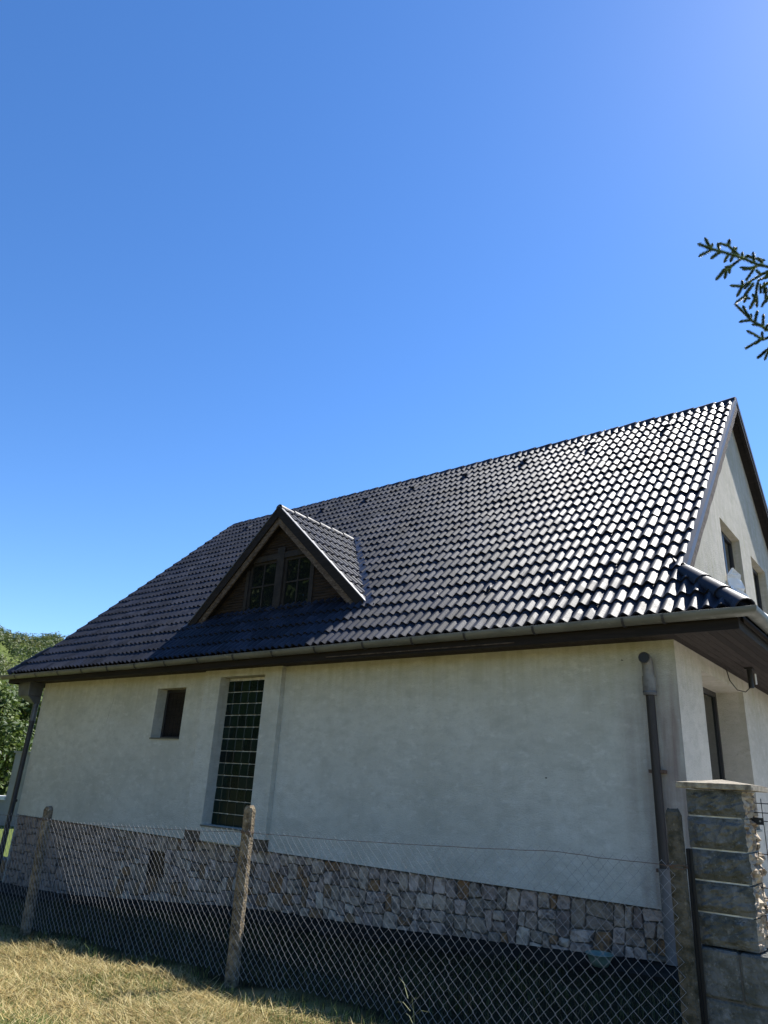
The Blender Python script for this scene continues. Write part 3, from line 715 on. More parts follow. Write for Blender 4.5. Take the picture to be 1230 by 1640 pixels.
# ---- glass block window
gb = MB().box((-7.92, .135, .255), (-6.72, .20, 2.70)).build('glass_block_window', M_MORT, house)
gme = None
for i in range(6):
    for j in range(12):
        x, z = -7.92+i*.2, .257+j*.2
        if gme is None:
            one = MB().box((.0055, -.022, .0055), (.1945, .012, .1945)); o = one.build('glass_block', M_BLOCK, gb, loc=(0, 0, 0), bevel=.010); gme = o.data; o.location = Vector((x, .135, z))-wo(gb)
        else:
            o = bpy.data.objects.new('glass_block', gme); COL.objects.link(o); o.parent = gb; o.location = Vector((x+U(-.0012, .0012), .135+U(-.001, .001), z+U(-.0012, .0012)))-wo(gb)
        o.rotation_euler = (U(-.03, .03), 0, U(-.03, .03))
MB().box((-7.9, PF-.012, .245), (-6.71, .13, .268)).build('window_sill', M_ZINC, house)
# ---- small shuttered window
sw = MB()
a, b, c, d = -9.845, -8.96, 1.64, 2.57
for q in ((a, b, c, c+.05), (a, b, d-.05, d), (a, a+.06, c+.05, d-.05), (b-.06, b, c+.05, d-.05)): sw.box((q[0], .22, q[2]), (q[1], .27, q[3]))
sw = sw.build('window', M_DARKF, house); tag(sw, 'small dark window with brown wooden shutter inside')
for i in range(6):
    w_ = (b-a-.12)/6; MB().box((a+.06+i*w_+.003, .245, c+.05), (a+.06+(i+1)*w_-.003, .262, d-.05)).build('shutter_plank', M_WOOD, sw)
MB().box((a+.06, .236, c+.42), (b-.06, .244, c+.50)).build('shutter_batten', M_WOOD, sw)
MB().box((a+.003, -.025, c-.012), (b-.003, .22, c+.012)).build('sill', M_ZINC, sw)

# ---- gable windows
def gwin(y0, y1, z0, z1, d, name='gable_window'):
    f = MB(); t = .07
    for q in ((y0, y1, z0, z0+t), (y0, y1, z1-t, z1), (y0, y0+t, z0+t, z1-t), (y1-t, y1, z0+t, z1-t)): f.box((-d-.06, q[0], q[2]), (-d, q[1], q[3]))
    ym = (y0+y1)/2; f.box((-d-.055, ym-.05, z0+t), (-d+.01, ym+.05, z1-t))
    o = f.build(name, M_DARKF, house)
    for a, b in ((y0+t, ym-.05), (ym+.05, y1-t)): MB().box((-d-.035, a, z0+t), (-d-.03, b, z1-t)).build('pane', M_PANE, o)
    MB().box((-d, y0+.004, z0-.02), (.03, y1-.004, z0+.006)).build('sill', M_ZINC, o)
    return o
gwin(3.2, 4.56, 3.95, 5.41, .13); gwin(5.40, 6.66, 3.95, 5.37, .13); gwin(1.065, 3.318, .75, 2.636, .38, 'ground_floor_window')

# ---- rain pipes
dp = thing('loose_drain_pipe', (-.29, -.09, .35), 'dirty drain pipe with open elbow top by the right wall corner', 'pipe')
yp = -.095
el = [(-.29, yp-.115, 2.60), (-.29, yp-.075, 2.60), (-.29, yp-.03, 2.585), (-.29, yp, 2.54), (-.29, yp, 2.38)]
o = MB().tube(el, [.066, .066, .064, .063, .063], 14, cap=False, ref=(1, 0, 0)); o.tube([el[0], (-.29, yp-.10, 2.60)], [.060, .058], 14); o = o.build('elbow', M_PVC, dp); smooth_by_angle(o)
MB().tube([(-.29, yp-.119, 2.6), (-.29, yp-.116, 2.6)], .058, 14).build('pipe_mouth', M_BLACK, dp)  # black disc closing the elbow, painted as its dark inside
smooth_by_angle(MB().tube([(-.29, yp, 2.40), (-.29, yp, 2.19)], .074, 14).build('coupling', M_PVC, dp))
smooth_by_angle(MB().tube([(-.29, yp, 2.235), (-.29, yp, 2.215)], .077, 14).build('coupling_band', M_BPIPE, dp))
smooth_by_angle(MB().tube([(-.29, yp, 2.20), (-.285, yp, .38)], .048, 14).build('pipe', M_PVCD, dp))
smooth_by_angle(MB().tube([(-.285, yp, .40), (-.28, yp, -.47)], .060, 14).build('lower_pipe', M_PVCL, dp))
for z in (.36, 1.35): MB().box((-.37, yp-.012, z), (-.20, -.001, z+.035)).build('pipe_clip', M_RUST, dp)
lp = thing('downpipe', (-14.42, -.06, -1.4), 'black downpipe with box hopper at the far left wall corner', 'pipe')
V = [(-14.86, -.36, 2.84), (-14.30, -.36, 2.84), (-14.30, -.004, 2.84), (-14.86, -.004, 2.84)]; B = [(-14.80, -.33, 2.52), (-14.32, -.33, 2.52), (-14.32, -.01, 2.52), (-14.80, -.01, 2.52)]
C_ = [(-14.45, -.16, 2.36), (-14.31, -.16, 2.36), (-14.31, -.02, 2.36), (-14.45, -.02, 2.36)]
MB().hexa(B+V).hexa(C_+[(x, y, z-.001) for x, y, z in B]).build('hopper', M_BPIPE, lp, bevel=.01)
smooth_by_angle(MB().tube([(-14.37, -.075, 2.40), (-14.37, -.075, 1.95)], .062, 12).build('upper_pipe', M_BPIPE, lp))
smooth_by_angle(MB().tube([(-14.37, -.075, 1.97), (-14.385, -.09, .2), (-14.42, -.11, -1.45)], .057, 12).build('pipe', M_DPIPE, lp))
for z in (1.93, .25): smooth_by_angle(MB().tube([(-14.375, -.08, z), (-14.375, -.08, z+.05)], .07, 12).build('pipe_clip', M_DPIPE, lp))

# ---- lamp under the side soffit, white plastic sheets on the skirt roof
la = thing('outdoor_spotlight', (.33, 2.25, 2.82), 'small black spotlight with loose cable under the side soffit', 'lamp')
MB().box((.28, 2.20, 2.80), (.38, 2.30, 2.823)).build('mount', M_BLACK, la)
smooth_by_angle(MB().tube([(.33, 2.25, 2.80), (.33, 2.25, 2.55)], .035, 12).build('lamp_body', M_BLACK, la))
smooth_by_angle(MB().tube([(.39, 2.28, 2.74), (.39, 2.28, 2.60)], .012, 8).build('lamp_tube', M_WHITE, la))
MB().tube([(.33, 2.25, 2.57), (.25, 2.25, 2.50), (.15, 2.24, 2.53), (.07, 2.24, 2.66), (.04, 2.24, 2.82)], .007, 6).build('cable', M_BLACK, la)
def crumple(y0, y1, z0, ztops, name, lab):
    """a bunched sheet leaning on the wall: ztops gives its ragged upper edge from y0 to y1"""
    nz_, ny_ = 16, 30; V = []; F = []; s = U(0, 9)
    for j in range(ny_+1):
        b = j/ny_; zt = lerp_table(ztops, b)+U(-.09, .05)
        for i in range(nz_+1):
            a = i/nz_; z = z0+(zt-z0)*a
            x = .30*(1-a)**1.3+.05+.06*math.sin(11*b+s+4*a)+.045*math.sin(27*b+9*a+s)+U(-.035, .035)
            V.append((max(.012, x), y0+(y1-y0)*b+U(-.03, .03), z+U(-.03, .03)))
    for j in range(ny_):
        for i in range(nz_):
            k = j*(nz_+1)+i; F.append((k, k+1, k+nz_+2, k+nz_+1))
    o = tag(MB().add(V, F).build(name, M_WHITE, recalc=False), lab, 'plastic sheet', 'plastic sheets under the gable windows')
    sm = o.modifiers.new('thick', 'SOLIDIFY'); sm.thickness = .006
    return o
crumple(3.12, 4.35, 3.66, [(0, 4.40), (.08, 4.55), (.2, 4.40), (.4, 4.22), (.7, 4.12), (1, 3.9)], 'plastic_sheet', 'crumpled white plastic sheet below the nearer gable window')
crumple(4.95, 6.9, 3.66, [(0, 4.05), (.12, 4.28), (.3, 4.22), (.6, 4.1), (1, 3.9)], 'plastic_sheet', 'crumpled white plastic sheet below the farther gable window')

# ------------------------------------------------------------------ fence
FY = -3.30
fence = thing('chain_link_fence', (-3.2, FY, -.75), 'sagging chain link fence on weathered concrete posts in front of the house', 'fence')
M_CONC2 = mat('darker post concrete', (.10, .09, .07), .95, .2, var=[((.04, .038, .026), .42, .6), ((.17, .155, .125), .58, .7)], scale=14, bump=.9, bscale=55)  # darker concrete tones for the post beside the gate pillar
def post(x, y, ztop, lean, w_=.098, dark=None):
    zb_ = gz(x, y)-.2; V = []; h = w_/2; ch = .018; rings = []
    oct_ = [(-h, -h+ch), (-h+ch, -h), (h-ch, -h), (h, -h+ch), (h, h-ch), (h-ch, h), (-h+ch, h), (-h, h-ch)]
    nz = 26; ca, sa = math.cos(.25), math.sin(.25); oct_ = [(a*ca-b*sa, a*sa+b*ca) for a, b in oct_]
    for k in range(nz+1):
        t = k/nz; z = zb_+(ztop-.05-zb_)*t; s = 1.12-.12*t
        V += [(x+lean[0]*t+q[0]*s+U(-.003, .003), y+lean[1]*t+q[1]*s+U(-.003, .003), z) for q in oct_]
    for s, dz_ in ((.88, .022), (.62, .042)):
        V += [(x+lean[0]+q[0]*s, y+lean[1]+q[1]*s, ztop-.05+dz_+U(-.006, .006)) for q in oct_]
    n = nz+3; F = []
    for k in range(n-1):
        for a in range(8): F.append((k*8+a, k*8+(a+1) % 8, (k+1)*8+(a+1) % 8, (k+1)*8+a))
    F.append(tuple(range((n-1)*8, n*8)))
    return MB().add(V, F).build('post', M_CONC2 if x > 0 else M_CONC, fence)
PX = [(-11.3, .42), (-7.09, .58), (-3.265, .815), (.815, 1.045)]
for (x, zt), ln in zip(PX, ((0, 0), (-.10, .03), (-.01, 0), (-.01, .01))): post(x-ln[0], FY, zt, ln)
FT = [(-12, .2), (-8.3, .428), (-7.1, .45), (-6.5, .437), (-4.73, .52), (-3.89, .56), (-3.27, .60), (-2.89, .61), (-1.96, .637), (-.813, .687), (.02, .732), (.30, .722), (.739, .725), (1, .72)]
def ftop(x): return lerp_table(FT, x)
MB().box((.868, -3.268, -.7), (.882, -3.225, .80)).box((.882, -3.232, -.7), (.898, -3.225, .80)).build('dark_gap_strip', M_BLACK, fence)  # black strip added for the shaded gap between last post and pillar
PIT = .040; SEG = PIT
def fpos(x, z, k):
    b = .03*math.sin(x*.9+z*2.2)+.012*math.sin(x*5+z*3)
    for q in PX:
        d = abs(x-q[0]); b *= min(1, d/.5)
    sag = 0
    return (x, FY-.058+b+k, z+sag)
def bay(x0, x1):
    mb = MB(); n = int((x1-x0)/PIT); s = .0016
    for i in range(n):
        xc = x0+(i+.5)*PIT; zt = ftop(xc); zbm = gz(xc, FY)+.06; m = int((zt-zbm)/SEG); pts = []
        wob = U(-.004, .004)
        for j in range(m+1):
            sg = 1 if (i+j) % 2 else -1
            xx = xc+sg*PIT*.5+wob+U(-.0025, .0025)+.010*math.sin(j*.25+i*.6)*.5; zz = zt-j*SEG+.012*math.sin(i*.21)*0
            pts.append(Vector(fpos(xx, zz+0, .003*sg)))
        pts[0] = pts[0]+Vector((0, 0, U(-.006, .006)))
        V = []; F = []
        for p in pts: V += [p+Vector((s, 0, 0)), p+Vector((0, s, s*.4)), p+Vector((-s, 0, 0)), p+Vector((0, -s, -s*.4))]
        for j in range(len(pts)-1):
            for a in range(4): F.append((j*4+a, j*4+(a+1) % 4, j*4+4+(a+1) % 4, j*4+4+a))
        mb.add(V, F)
    tag(mb.build('wire_mesh', M_WIRE, fence, recalc=False), kind='stuff')
    pts = [fpos(x0+(x1-x0)*k/40, ftop(x0+(x1-x0)*k/40)-.028+U(-.002, .002), -.004) for k in range(41)]
    MB().tube(pts, .0021, 5).build('tension_wire', M_RUST, fence)
for a, b in zip(PX, PX[1:]): bay(a[0]+.0, b[0]-.0)
for x, zt in PX[1:]:
    z = ftop(x)-.03; q = .064
    pts = [(x+q*math.cos(t)*1.0, FY+q*math.sin(t), z+.012*math.sin(t*1.5)) for t in [i*math.pi*4/24 for i in range(25)]]
    MB().tube(pts, .0028, 5).build('tie_wire', M_RUST, fence)

# ------------------------------------------------------------------ gate pillar, low wall and mesh panel
pil = thing('gate_pillar', (1.06, -2.95, .25), 'grey split-face block gate pillar with pale cap slab', 'pillar')
px0, px1, py0, py1 = .868, 1.205, -3.15, -2.78
zs = [.243, .431, .614, .800, 1.0, 1.17]
for k in range(5):
    za, zc = zs[k]+.006, zs[k+1]-.004; nx_, nz_ = 10, 9; V = []; F = []; j = U(-.004, .004)
    # rough-faced front and back, split right face as a displaced skin around the block
    ring = []; nseg = 11
    for i in range(nseg): ring.append((px0+(px1-px0)*i/nseg, py0, 'f'))
    for i in range(nseg): ring.append((px1, py0+(py1-py0)*i/nseg, 'r'))
    for i in range(nseg): ring.append((px1+(px0-px1)*i/nseg, py1, 'b'))
    for i in range(nseg): ring.append((px0, py1+(py0-py1)*i/nseg, 'l'))
    for b in range(nz_+1):
        z = za+(zc-za)*b/nz_; e = min(b, nz_-b)
        for i, (x, y, s) in enumerate(ring):
            c = i % nseg; amp = .004
            o_ = U(-amp, amp)+(.010 if e else 0)
            if s == 'r': o_ = U(-.022, .030)*(1 if e else .35)*(1 if c else .3)+.012
            dx_ = {'f': 0, 'r': 1, 'b': 0, 'l': -1}[s]*o_; dy_ = {'f': -1, 'r': 0, 'b': 1, 'l': 0}[s]*o_
            if s == 'f' and 1 < e and 1 < c < nseg-0: dy_ -= U(.006, .026)
            V.append((x+dx_+j, y+dy_, z))
    R_ = len(ring)
    for b in range(nz_):
        for i in range(R_): F.append((b*R_+i, b*R_+(i+1) % R_, (b+1)*R_+(i+1) % R_, (b+1)*R_+i))
    F += [tuple(range(R_-1, -1, -1)), tuple(range(nz_*R_, (nz_+1)*R_))]
    o = MB().add(V, F).build('block', M_BLK, pil); o.data.materials.append(M_SPLIT)
    for f in o.data.polygons:
        if f.index < nz_*R_ and ring[f.index % R_][2] == 'r': f.material_index = 1
    if k: MB().box((px0+.008, py0+.006, zs[k]-.005), (px1-.006, py1-.006, zs[k]+.007)).build('mortar_joint', M_MORT, pil)
cp = MB(); a, b, c, d = .825, 1.295, -3.22, -2.70; z0, z1 = 1.172, 1.208
cp.box((a, c, z0), (b, d, z1)); cp.add([(a, c, z1), (b, c, z1), (b, d, z1), (a, d, z1), ((a+b)/2, (c+d)/2, z1+.032)], [(0, 1, 4), (1, 2, 4), (2, 3, 4), (3, 0, 4)])
cp.build('cap', M_CAP, pil, bevel=.004)
gw = thing('garden_wall', (2.5, -2.95, -.6), 'low grey concrete block wall under the gate pillar', 'wall')
zc = [-.85, -.56, -.29, -.03, .241]
for k in range(4):
    L_ = .48; x = .862-(.24 if k % 2 else 0)
    while x < 5:
        a, b = max(x, .862)+.004, min(x+L_, 5)-.004
        if b-a > .05: MB().box((a, -3.19+U(-.004, .004), zc[k]+.004), (b, -2.75+U(-.004, .004), zc[k+1]-.004)).build('block', M_BLK, gw, bevel=.012)
        x += L_
MB().box((.875, -3.175, -.9), (4.99, -2.765, .228)).build('joint_mortar', M_BED, gw)
mp_ = thing('wire_mesh_panel', (3, -2.90, .25), 'black welded wire fence panel clamped to the gate pillar', 'fence')
for i, x in enumerate([1.225+.055*k for k in range(60)]): MB().tube([(x, -2.90, .26), (x+U(-.002, .002), -2.90, 1.13)], .0027, 6).build('wire', M_BLACK, mp_)
for z in (1.10, 1.042, .99, .79, .59, .532, .48, .31): MB().tube([(1.215, -2.904, z), (4.47, -2.904, z)], .0032, 6).build('rail_wire', M_BLACK, mp_)
cl = thing('panel_clamp', (1.25, -2.91, .99), 'black metal clamp holding the wire panel to the pillar', 'clamp')
MB().prism([(1.19, -2.925, .985), (1.215, -2.925, 1.012), (1.285, -2.925, 1.010), (1.285, -2.925, .968), (1.22, -2.925, .966)], (0, .014, 0)).build('clamp_plate', M_BLACK, cl)
MB().tube([(1.265, -2.925, .99), (1.265, -2.934, .99)], .006, 8).build('bolt', M_WIRE, cl)
ws = thing('board_stack', (.9, 1.6, -.45), 'stack of white boards in the sun behind the gate pillar', 'boards')
for k in range(9): MB().box((.35+U(-.02, .02), .6+U(-.03, .03), -.445+k*.058), (1.55+U(-.02, .02), 3.0+U(-.03, .03), -.445+k*.058+.050)).build('board', M_WBOARD, ws)

# ------------------------------------------------------------------ far left: neighbour's wall
nw = thing('neighbour_wall', (-33, 9, -1.4), 'pale rendered pier and low capped wall beyond the left house corner', 'wall')
def azp(az, d): a = math.radians(az); return Vector((CAM.x+d*math.sin(a), CAM.y+d*math.cos(a), 0))
d0 = 37.0
A = azp(-63.45, d0); Bp = azp(-60.5, d0-1.5); Lf = azp(-69, d0+2)
n_ = (A-Bp).normalized(); e_ = Vector((-n_.y, n_.x, 0))*.4
zg = gz(A.x, A.y)
def wl(a, b, z0, z1, e): return MB().hexa([(a.x, a.y, z0), (b.x, b.y, z0), (b.x+e.x, b.y+e.y, z0), (a.x+e.x, a.y+e.y, z0), (a.x, a.y, z1), (b.x, b.y, z1), (b.x+e.x, b.y+e.y, z1), (a.x+e.x, a.y+e.y, z1)])
wl(A, Bp, zg-.5, 1.42, e_).build('pier', M_OUTB, nw); wl(A+n_*.06-e_*.1, Bp, 1.42, 1.50, e_*1.2).build('pier_cap', M_OUTB, nw)
wl(Lf, A+n_*.003, zg-.5, -.52, e_).build('low_wall', M_OUTB, nw); wl(Lf-e_*.2, A+n_*.004-e_*.2, -.517, -.36, e_*1.4).build('coping', M_WBOARD, nw)

# ------------------------------------------------------------------ trees
def leaf(mb, p, s, nrm):
    n = Vector(nrm).normalized(); a = n.orthogonal().normalized(); a.rotate(Matrix.Rotation(U(0, 6.28), 3, n)); b = n.cross(a)
    mb.add([p-a*s, p-b*s*.55+n*s*.1, p+a*s, p+b*s*.55+n*s*.1], [(0, 1, 2, 3)])
def rv():
    while True:
        v = Vector((U(-1, 1), U(-1, 1), U(-1, 1)))
        if .05 < v.length < 1: return v
def crown_mesh(base, h, r, nclump, nleaf, size, low=.22):
    mb = MB(); cl_ = []
    for i in range(nclump):
        t = U(0, 1)**.8; z = h*(low+(1-low)*t); prof_ = math.sin(math.pi*(.12+.83*t))**.7
        a = U(0, 6.28); rr = r*prof_*math.sqrt(U(.12, 1))
        c = Vector((rr*math.cos(a), rr*math.sin(a), z)); cr = r*U(.17, .36); cl_.append(c)
        for k in range(nleaf):
            v = rv().normalized()*U(.55, 1.05); q = base+c+Vector((v.x*cr*1.15, v.y*cr*1.15, v.z*cr*.8)); leaf(mb, q, size*U(.6, 1.3), v+Vector((0, 0, .6))+rv()*.8)
    return mb, cl_
def tree(x, y, h, r, label, nclump=90, nleaf=85, size=.16, name='broadleaf_tree', grp='broadleaf trees', low=.22):
    base = Vector((x, y, gz(x, y))); t = thing(name, base, label, 'tree', grp)
    mb, cl_ = crown_mesh(base, h, r, nclump, nleaf, size, low); mb.build('crown', M_LEAF, t, recalc=False)
    tr = MB(); pts = [base+Vector((U(-.1, .1)*k, U(-.1, .1)*k, h*.78*k/6-.2)) for k in range(7)]
    tr.tube(pts, [h*.024*(1-.13*k) for k in range(7)], 9)
    for c in cl_[::6]:
        k = min(5, max(1, int(6*c.z/h*.62))); tr.tube([pts[k], pts[k].lerp(base+c, .55)+Vector((0, 0, .15)), base+c], [h*.009, h*.006, h*.0025], 5)
    tr.build('trunk', M_BARK, t, smooth=True); return t
for az, d, h, r, lab in ((-67.0, 44, 6.3, 3.0, 'bushy green tree at the left edge behind the pale wall'),
                         (-64.0, 54, 6.6, 3.4, 'broad green tree just left of the house corner'),
                         (-61.0, 60, 7.0, 4.0, 'green tree mostly hidden behind the left house corner')):
    q = azp(az, d); tree(q.x, q.y, h, r, lab, 110, 95, .15, grp='trees left of the house', low=.03)
for az, d, h, r, lab in ((-66.6, 82, 8.5, 4.5, 'mid-distance tree rising above the left edge trees'), (-62.6, 95, 9.5, 4.5, 'mid-distance tree beside the left roof corner')):
    q = azp(az, d); tree(q.x, q.y, h, r, lab, 90, 80, .26, grp='trees left of the house', low=.1)
# wooded hillside
hb = MB()
for i in range(1750):
    far = i < 1500
    az, d = U(-79, -53), (math.sqrt(U(150**2, 540**2)) if far else U(70, 165)); q = azp(az, d); z = gz(q.x, q.y)
    h = U(6, 10) if far else U(2.5, 4.5); r = U(2.4, 4.0) if far else U(1.5, 2.4); s = .26+d*.0009
    for k in range(80 if far else 130):
        v = rv().normalized(); v.z = abs(v.z)*1.0-.15; f = U(.75, 1.05); lump = 1+.25*math.sin(v.x*5+i)*math.cos(v.y*4+i*2)
        leaf(hb, Vector((q.x+v.x*r*f*lump, q.y+v.y*r*f*lump, z+h*.45+v.z*h*.55*f*lump)), s*U(.6, 1.3), v+Vector((0, 0, .5))+rv()*.6)
tag(hb.build('forest', M_LEAF2, recalc=False), 'green mixed forest covering the hillside behind the house', 'forest', kind='stuff')
# tall garden trees behind the photographer, mirrored in the dormer panes
for x, y, h, r, lab in ((-21, -12.5, 14, 5, 'tall broadleaf tree across the lane, mirrored in the dormer panes'), (-29, -20, 17, 6, 'tallest broadleaf tree across the lane'),
                        (-15, -19, 15, 5, 'broadleaf tree across the lane behind the viewpoint'), (-32, -9, 13, 5, 'broadleaf tree across the lane at the far left')):
    tree(x, y, h, r, lab, 95, 70, .34, grp='trees across the lane', low=.12)

# ---- spruce with the boughs that reach into the picture
def wpx(x, y, d): return CAM+(((x-615)/FPX)*rt-((y-820)/FPX)*up+fw)*d
sb = Vector((3.55, -2.55, gz(3.55, -2.55))); spr = thing('spruce_tree', sb, 'spruce tree whose dark needled boughs reach in at the upper right', 'tree')
tz = 10.5
MB().tube([sb+Vector((0, 0, z)) for z in (-.2, 2, 4.5, 7, 9, tz)], [.17, .15, .12, .08, .045, .01], 10).build('trunk', M_BARK, spr, smooth=True)
def needles(mb, a, b, dens=5200, ln=.034, wd=.0018):
    L_ = (b-a).length; t = (b-a).normalized(); x = t.orthogonal().normalized(); y = t.cross(x)
    for i in range(max(6, int(L_*dens))):
        f = rnd(); p = a.lerp(b, f); q = U(0, 6.283); o_ = x*math.cos(q)+y*math.sin(q)
        if o_.z < -.75 and rnd() < .6: continue
        l = ln*U(.75, 1.15)*(1 if f < .9 else .8); tip = p+o_*l*.72+t*l*.70; s = t.cross(o_)*wd
        mb.add([p-s, p+s, tip], [(0, 1, 2)])
boughs = MB(); twigs = MB()
SH = [[(250, 205), (400, 265), (600, 320), (740, 365), (900, 430), (1100, 480)], [(330, 135), (385, 240)], [(420, 195), (400, 262)], [(260, 350), (390, 285)], [(390, 375), (495, 300)],
 [(475, 190), (490, 285)], [(480, 200), (590, 230), (700, 330)], [(605, 150), (595, 215)], [(540, 420), (590, 330)], [(610, 415), (640, 340)], [(745, 290), (740, 365)], [(690, 240), (640, 300)],
 [(650, 235), (660, 320)], [(860, 290), (870, 400)], [(830, 330), (760, 365)], [(910, 350), (960, 420)], [(1000, 390), (930, 385)],
 [(740, 365), (620, 455), (545, 500)], [(545, 460), (610, 465)], [(450, 610), (545, 500)], [(550, 600), (570, 500)], [(605, 540), (600, 470)],
 [(710, 465), (830, 480), (950, 440)], [(740, 490), (840, 478)], [(900, 430), (840, 530), (790, 600)], [(1100, 480), (960, 540), (860, 600), (740, 680)], [(600, 665), (730, 675)], [(680, 795), (740, 680)],
 [(740, 600), (745, 670)], [(760, 710), (820, 640)], [(1150, 560), (1010, 570), (920, 610), (900, 700), (890, 800)], [(905, 910), (900, 790)], [(820, 930), (880, 820)], [(850, 750), (880, 800)],
 [(660, 865), (760, 790), (860, 650)], [(760, 860), (790, 780)], [(840, 810), (780, 800)], [(1150, 780), (1010, 800), (960, 890)], [(940, 640), (945, 740)], [(985, 620), (985, 740)], [(1010, 680), (1000, 800)],
 [(1150, 1200), (1025, 1150), (850, 1050), (665, 870)], [(745, 880), (820, 1020)], [(700, 1065), (830, 1045)], [(840, 965), (835, 1040)], [(910, 930), (885, 1050)], [(975, 970), (970, 1095)], [(840, 1090), (960, 1105)],
 [(1150, 1200), (950, 1260), (785, 1350)], [(785, 1155), (940, 1240)], [(960, 1160), (965, 1250)], [(1025, 1080), (1000, 1150)], [(870, 1310), (930, 1265)], [(1150, 1260), (1025, 1360), (920, 1450)], [(985, 1490), (1025, 1390)],
 [(930, 380), (800, 345)], [(960, 560), (900, 500)], [(990, 600), (1025, 530)], [(940, 700), (1020, 640)], [(1000, 860), (1025, 790)]]
ends = []
for pl in SH:
    d0 = 6.45+.0012*(pl[0][0]-600)+U(-.06, .06); P = []
    for k, (x, y) in enumerate(pl): P.append(wpx(1080+x/6.833, 360+y/6.833, d0+.0010*k*20*U(-1, 1)))
    for a, b in zip(P, P[1:]): needles(boughs, a, b)
    twigs.tube(P, [.0028]*len(P) if len(P) > 2 else [.0014]*2, 5)
    if pl[-1][0] >= 1100 or pl[0][0] >= 1100: ends.append(P[-1] if pl[-1][0] >= 1100 else P[0])
for e in ends:
    k = sb+Vector((0, 0, e.z-sb.z+.15)); mid = e.lerp(k, .5)+Vector((0, 0, .06)); twigs.tube([e, mid, k], [.004, .011, .018], 6)
    for i in range(16):
        f = i/16; p = e.lerp(mid, f*2) if f < .5 else mid.lerp(k, f*2-1); s = (1 if i % 2 else -1)
        q = p+Vector((-.12, s*.30, -.12))*U(.6, 1.0)
        if q.x > 1.9: twigs.tube([p, q], .002, 4); needles(boughs, p, q, 500)
for i in range(75):
    z = U(1.6, tz-.2); a = U(0, 6.283); ln = min(1.55, (tz-z)*.30+.15)*U(.75, 1); dr = Vector((math.cos(a), math.sin(a), -.22)); s = sb+Vector((0, 0, z)); e = s+dr*ln
    twigs.tube([s, s.lerp(e, .5)+Vector((0, 0, -.03)), e], [.014, .008, .002], 5); needles(boughs, s.lerp(e, .15), e, 350, .022, .0035); sd = Vector((-dr.y, dr.x, -.25))
    for k in range(14):
        f = .2+.8*k/14; p = s.lerp(e, f); q = p+(sd*(1 if k % 2 else -1)+dr*.7)*(ln*.34*(1.15-f))
        twigs.tube([p, q], .002, 3, cap=False); needles(boughs, p, q, 330, .022, .0035)
boughs.build('needles', M_NEEDLE, spr, recalc=False); twigs.build('branches', M_BARK, spr)

# ------------------------------------------------------------------ grass, weeds, bowl
def blades(spec):
    V = []; F = []; C = []
    for (x, y, z, L_, wd, az, tilt, bend, col) in spec:
        d = Vector((math.cos(az), math.sin(az), 0)); s = Vector((-d.y, d.x, 0))*wd; u_ = Vector((0, 0, 1)); b = Vector((x, y, z)); k = len(V)
        m = b+(d*math.sin(tilt)+u_*math.cos(tilt))*L_*.55; t2 = min(tilt+bend, 1.75); e = m+(d*math.sin(t2)+u_*math.cos(t2))*L_*.45
        V += [b-s, b+s, m+s*.8, m-s*.8, e]; F += [(k, k+1, k+2, k+3), (k+3, k+2, k+4)]; C += [col]*5
    return V, F, C
def grass_obj(name, spec, label):
    V, F, C = blades(spec); o = MB().add(V, F).build(name, M_GRASS, recalc=False); a = o.data.color_attributes.new('tint', 'FLOAT_COLOR', 'POINT')
    a.data.foreach_set('color', [v for c in C for v in (*c, 1)]); return tag(o, label, 'grass', kind='stuff')
STRAW = [(.43, .34, .14), (.56, .47, .24), (.34, .24, .08), (.17, .12, .04), (.50, .40, .18), (.22, .19, .07)]; GREEN = [(.10, .15, .03), (.14, .19, .045), (.07, .11, .02), (.18, .21, .06)]
def tint(c): f = U(.75, 1.2); return (c[0]*f, c[1]*f, c[2]*f)
sp = []
def patch(x, y): return math.sin(x*1.9+1.3*math.sin(y*2.1))*math.sin(y*2.7+x*.8)
for i in range(120000):
    f = rnd()
    if f < .8: x, y = U(-7.5, -.6), U(-5.9, -3.25)
    else: x, y = U(-12, 1.5), U(-9, -3.3)
    if y > -3.55+.12*math.sin(x*3)+U(-.15, .1) : continue
    g_ = patch(x, y); z = gz(x, y)-.005
    if rnd() < (.2 if g_ < .3 else .55)+(.45 if y < -4.9 and x < -3 else 0)*rnd():
        sp.append((x, y, z, U(.03, .08), U(.0016, .003), U(0, 6.28), U(.1, .9), U(.2, .8), tint(random.choice(GREEN))))
    else:
        sp.append((x, y, z+U(0, .02)+.05*max(0, math.sin(x*5.1+2*math.sin(y*4.3))*math.sin(y*6.7+x*2.2))*rnd(), U(.06, .19), U(.0012, .0032), .6+1.1*math.sin(x*1.1+y*.7)+U(-1.2, 1.2)+(3.14 if rnd() < .5 else 0), U(1.15, 1.62), U(-.25, .2), tint(random.choice(STRAW))))
grass_obj('dry_grass', sp, 'sunlit mown dry grass and hay in the lower left foreground')
sp = []
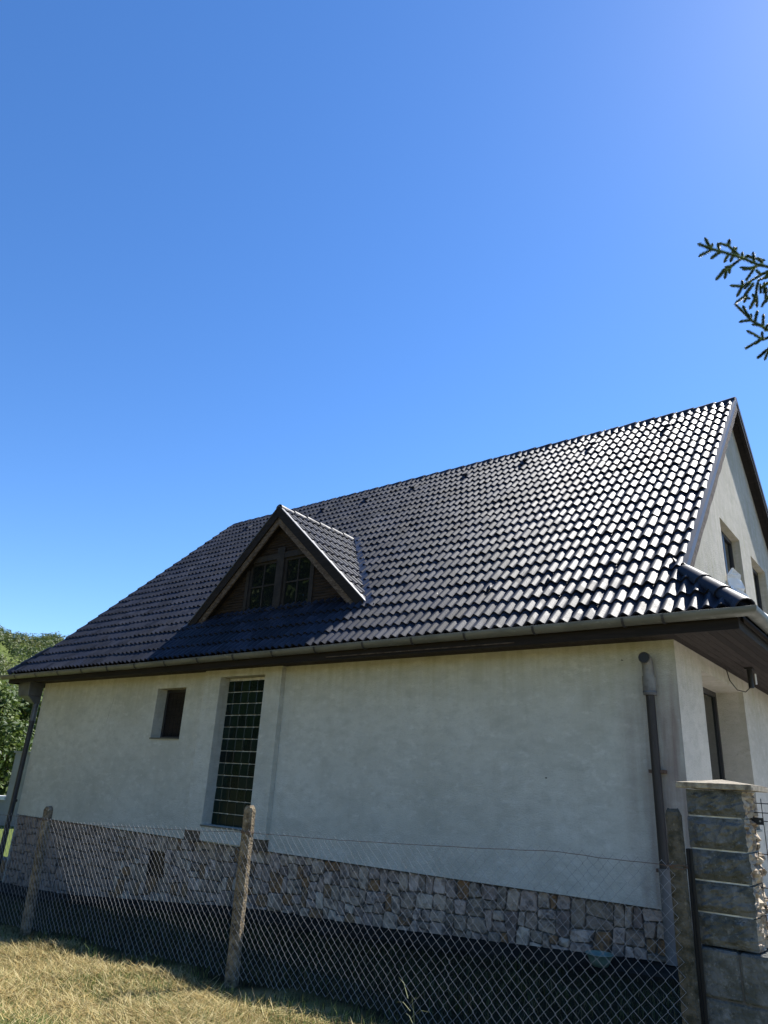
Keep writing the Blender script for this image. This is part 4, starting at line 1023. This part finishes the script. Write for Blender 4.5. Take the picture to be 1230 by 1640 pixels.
for i in range(26000):
    x, y = U(-14, .8), U(-3.75, -.7)
    if y > -1.2 and rnd() < .5: continue
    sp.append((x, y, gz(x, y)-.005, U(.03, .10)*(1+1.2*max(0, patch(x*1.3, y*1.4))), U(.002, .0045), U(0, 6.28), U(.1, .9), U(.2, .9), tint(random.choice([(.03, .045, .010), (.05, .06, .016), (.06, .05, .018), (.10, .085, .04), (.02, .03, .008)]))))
grass_obj('shaded_grass', sp, 'dark short grass in the shade between fence and house')
sp = []
for i in range(520):
    x = U(-7.0, .7); y = -3.50+.12*math.sin(x*3)+U(-.16, .12)
    sp.append((x, y, gz(x, y), U(.05, .14)*(1 if rnd() < .85 else 1.6), U(.0015, .003), U(0, 6.28), U(.02, .35), U(.1, .9), tint(random.choice(GREEN))))
grass_obj('tall_grass', sp, 'taller green grass stems along the foot of the fence')
we = []
wx, wy = -1.05, -3.52; wz = gz(wx, wy)
we.append((wx, wy, wz, .34, .0025, 2.6, .18, .25, (.20, .22, .10)))
for k in range(7): we.append((wx-.012*k, wy, wz+.06+.036*k, U(.09, .20), .0032, (.4 if k % 2 else 3.0)+U(-.4, .4), U(.6, 1.0), U(.5, 1.0), (.22, .24, .11)))
o = grass_obj('tall_weed', we, 'single pale tall weed in front of the fence'); del o['kind']; o['category'] = 'weed'
# plastic bowl left against the wall
bw = Vector((-.87, -.52, gz(-.87, -.52)+.055)); V = []; F = []; n = 24; pr = [(.0, .0), (.075, .0), (.105, .05), (.128, .105), (.142, .108), (.142, .114), (.124, .112), (.098, .05), (.07, .012), (0, .012)]
for r_, z in pr: V += [bw+Vector((r_*math.cos(6.2832*k/n), r_*math.sin(6.2832*k/n), z)) for k in range(n)]
for j in range(len(pr)-1):
    for k in range(n): F.append((j*n+k, j*n+(k+1) % n, (j+1)*n+(k+1) % n, (j+1)*n+k))
tag(MB().add(V, F).build('plastic_bowl', M_BOWL, loc=bw, smooth=True), 'pale green plastic bowl on the ground at the plinth foot', 'bowl')
print('tris', sum(len(o.data.polygons) for o in scene.objects if o.type == 'MESH'), 'objs', len(scene.objects))
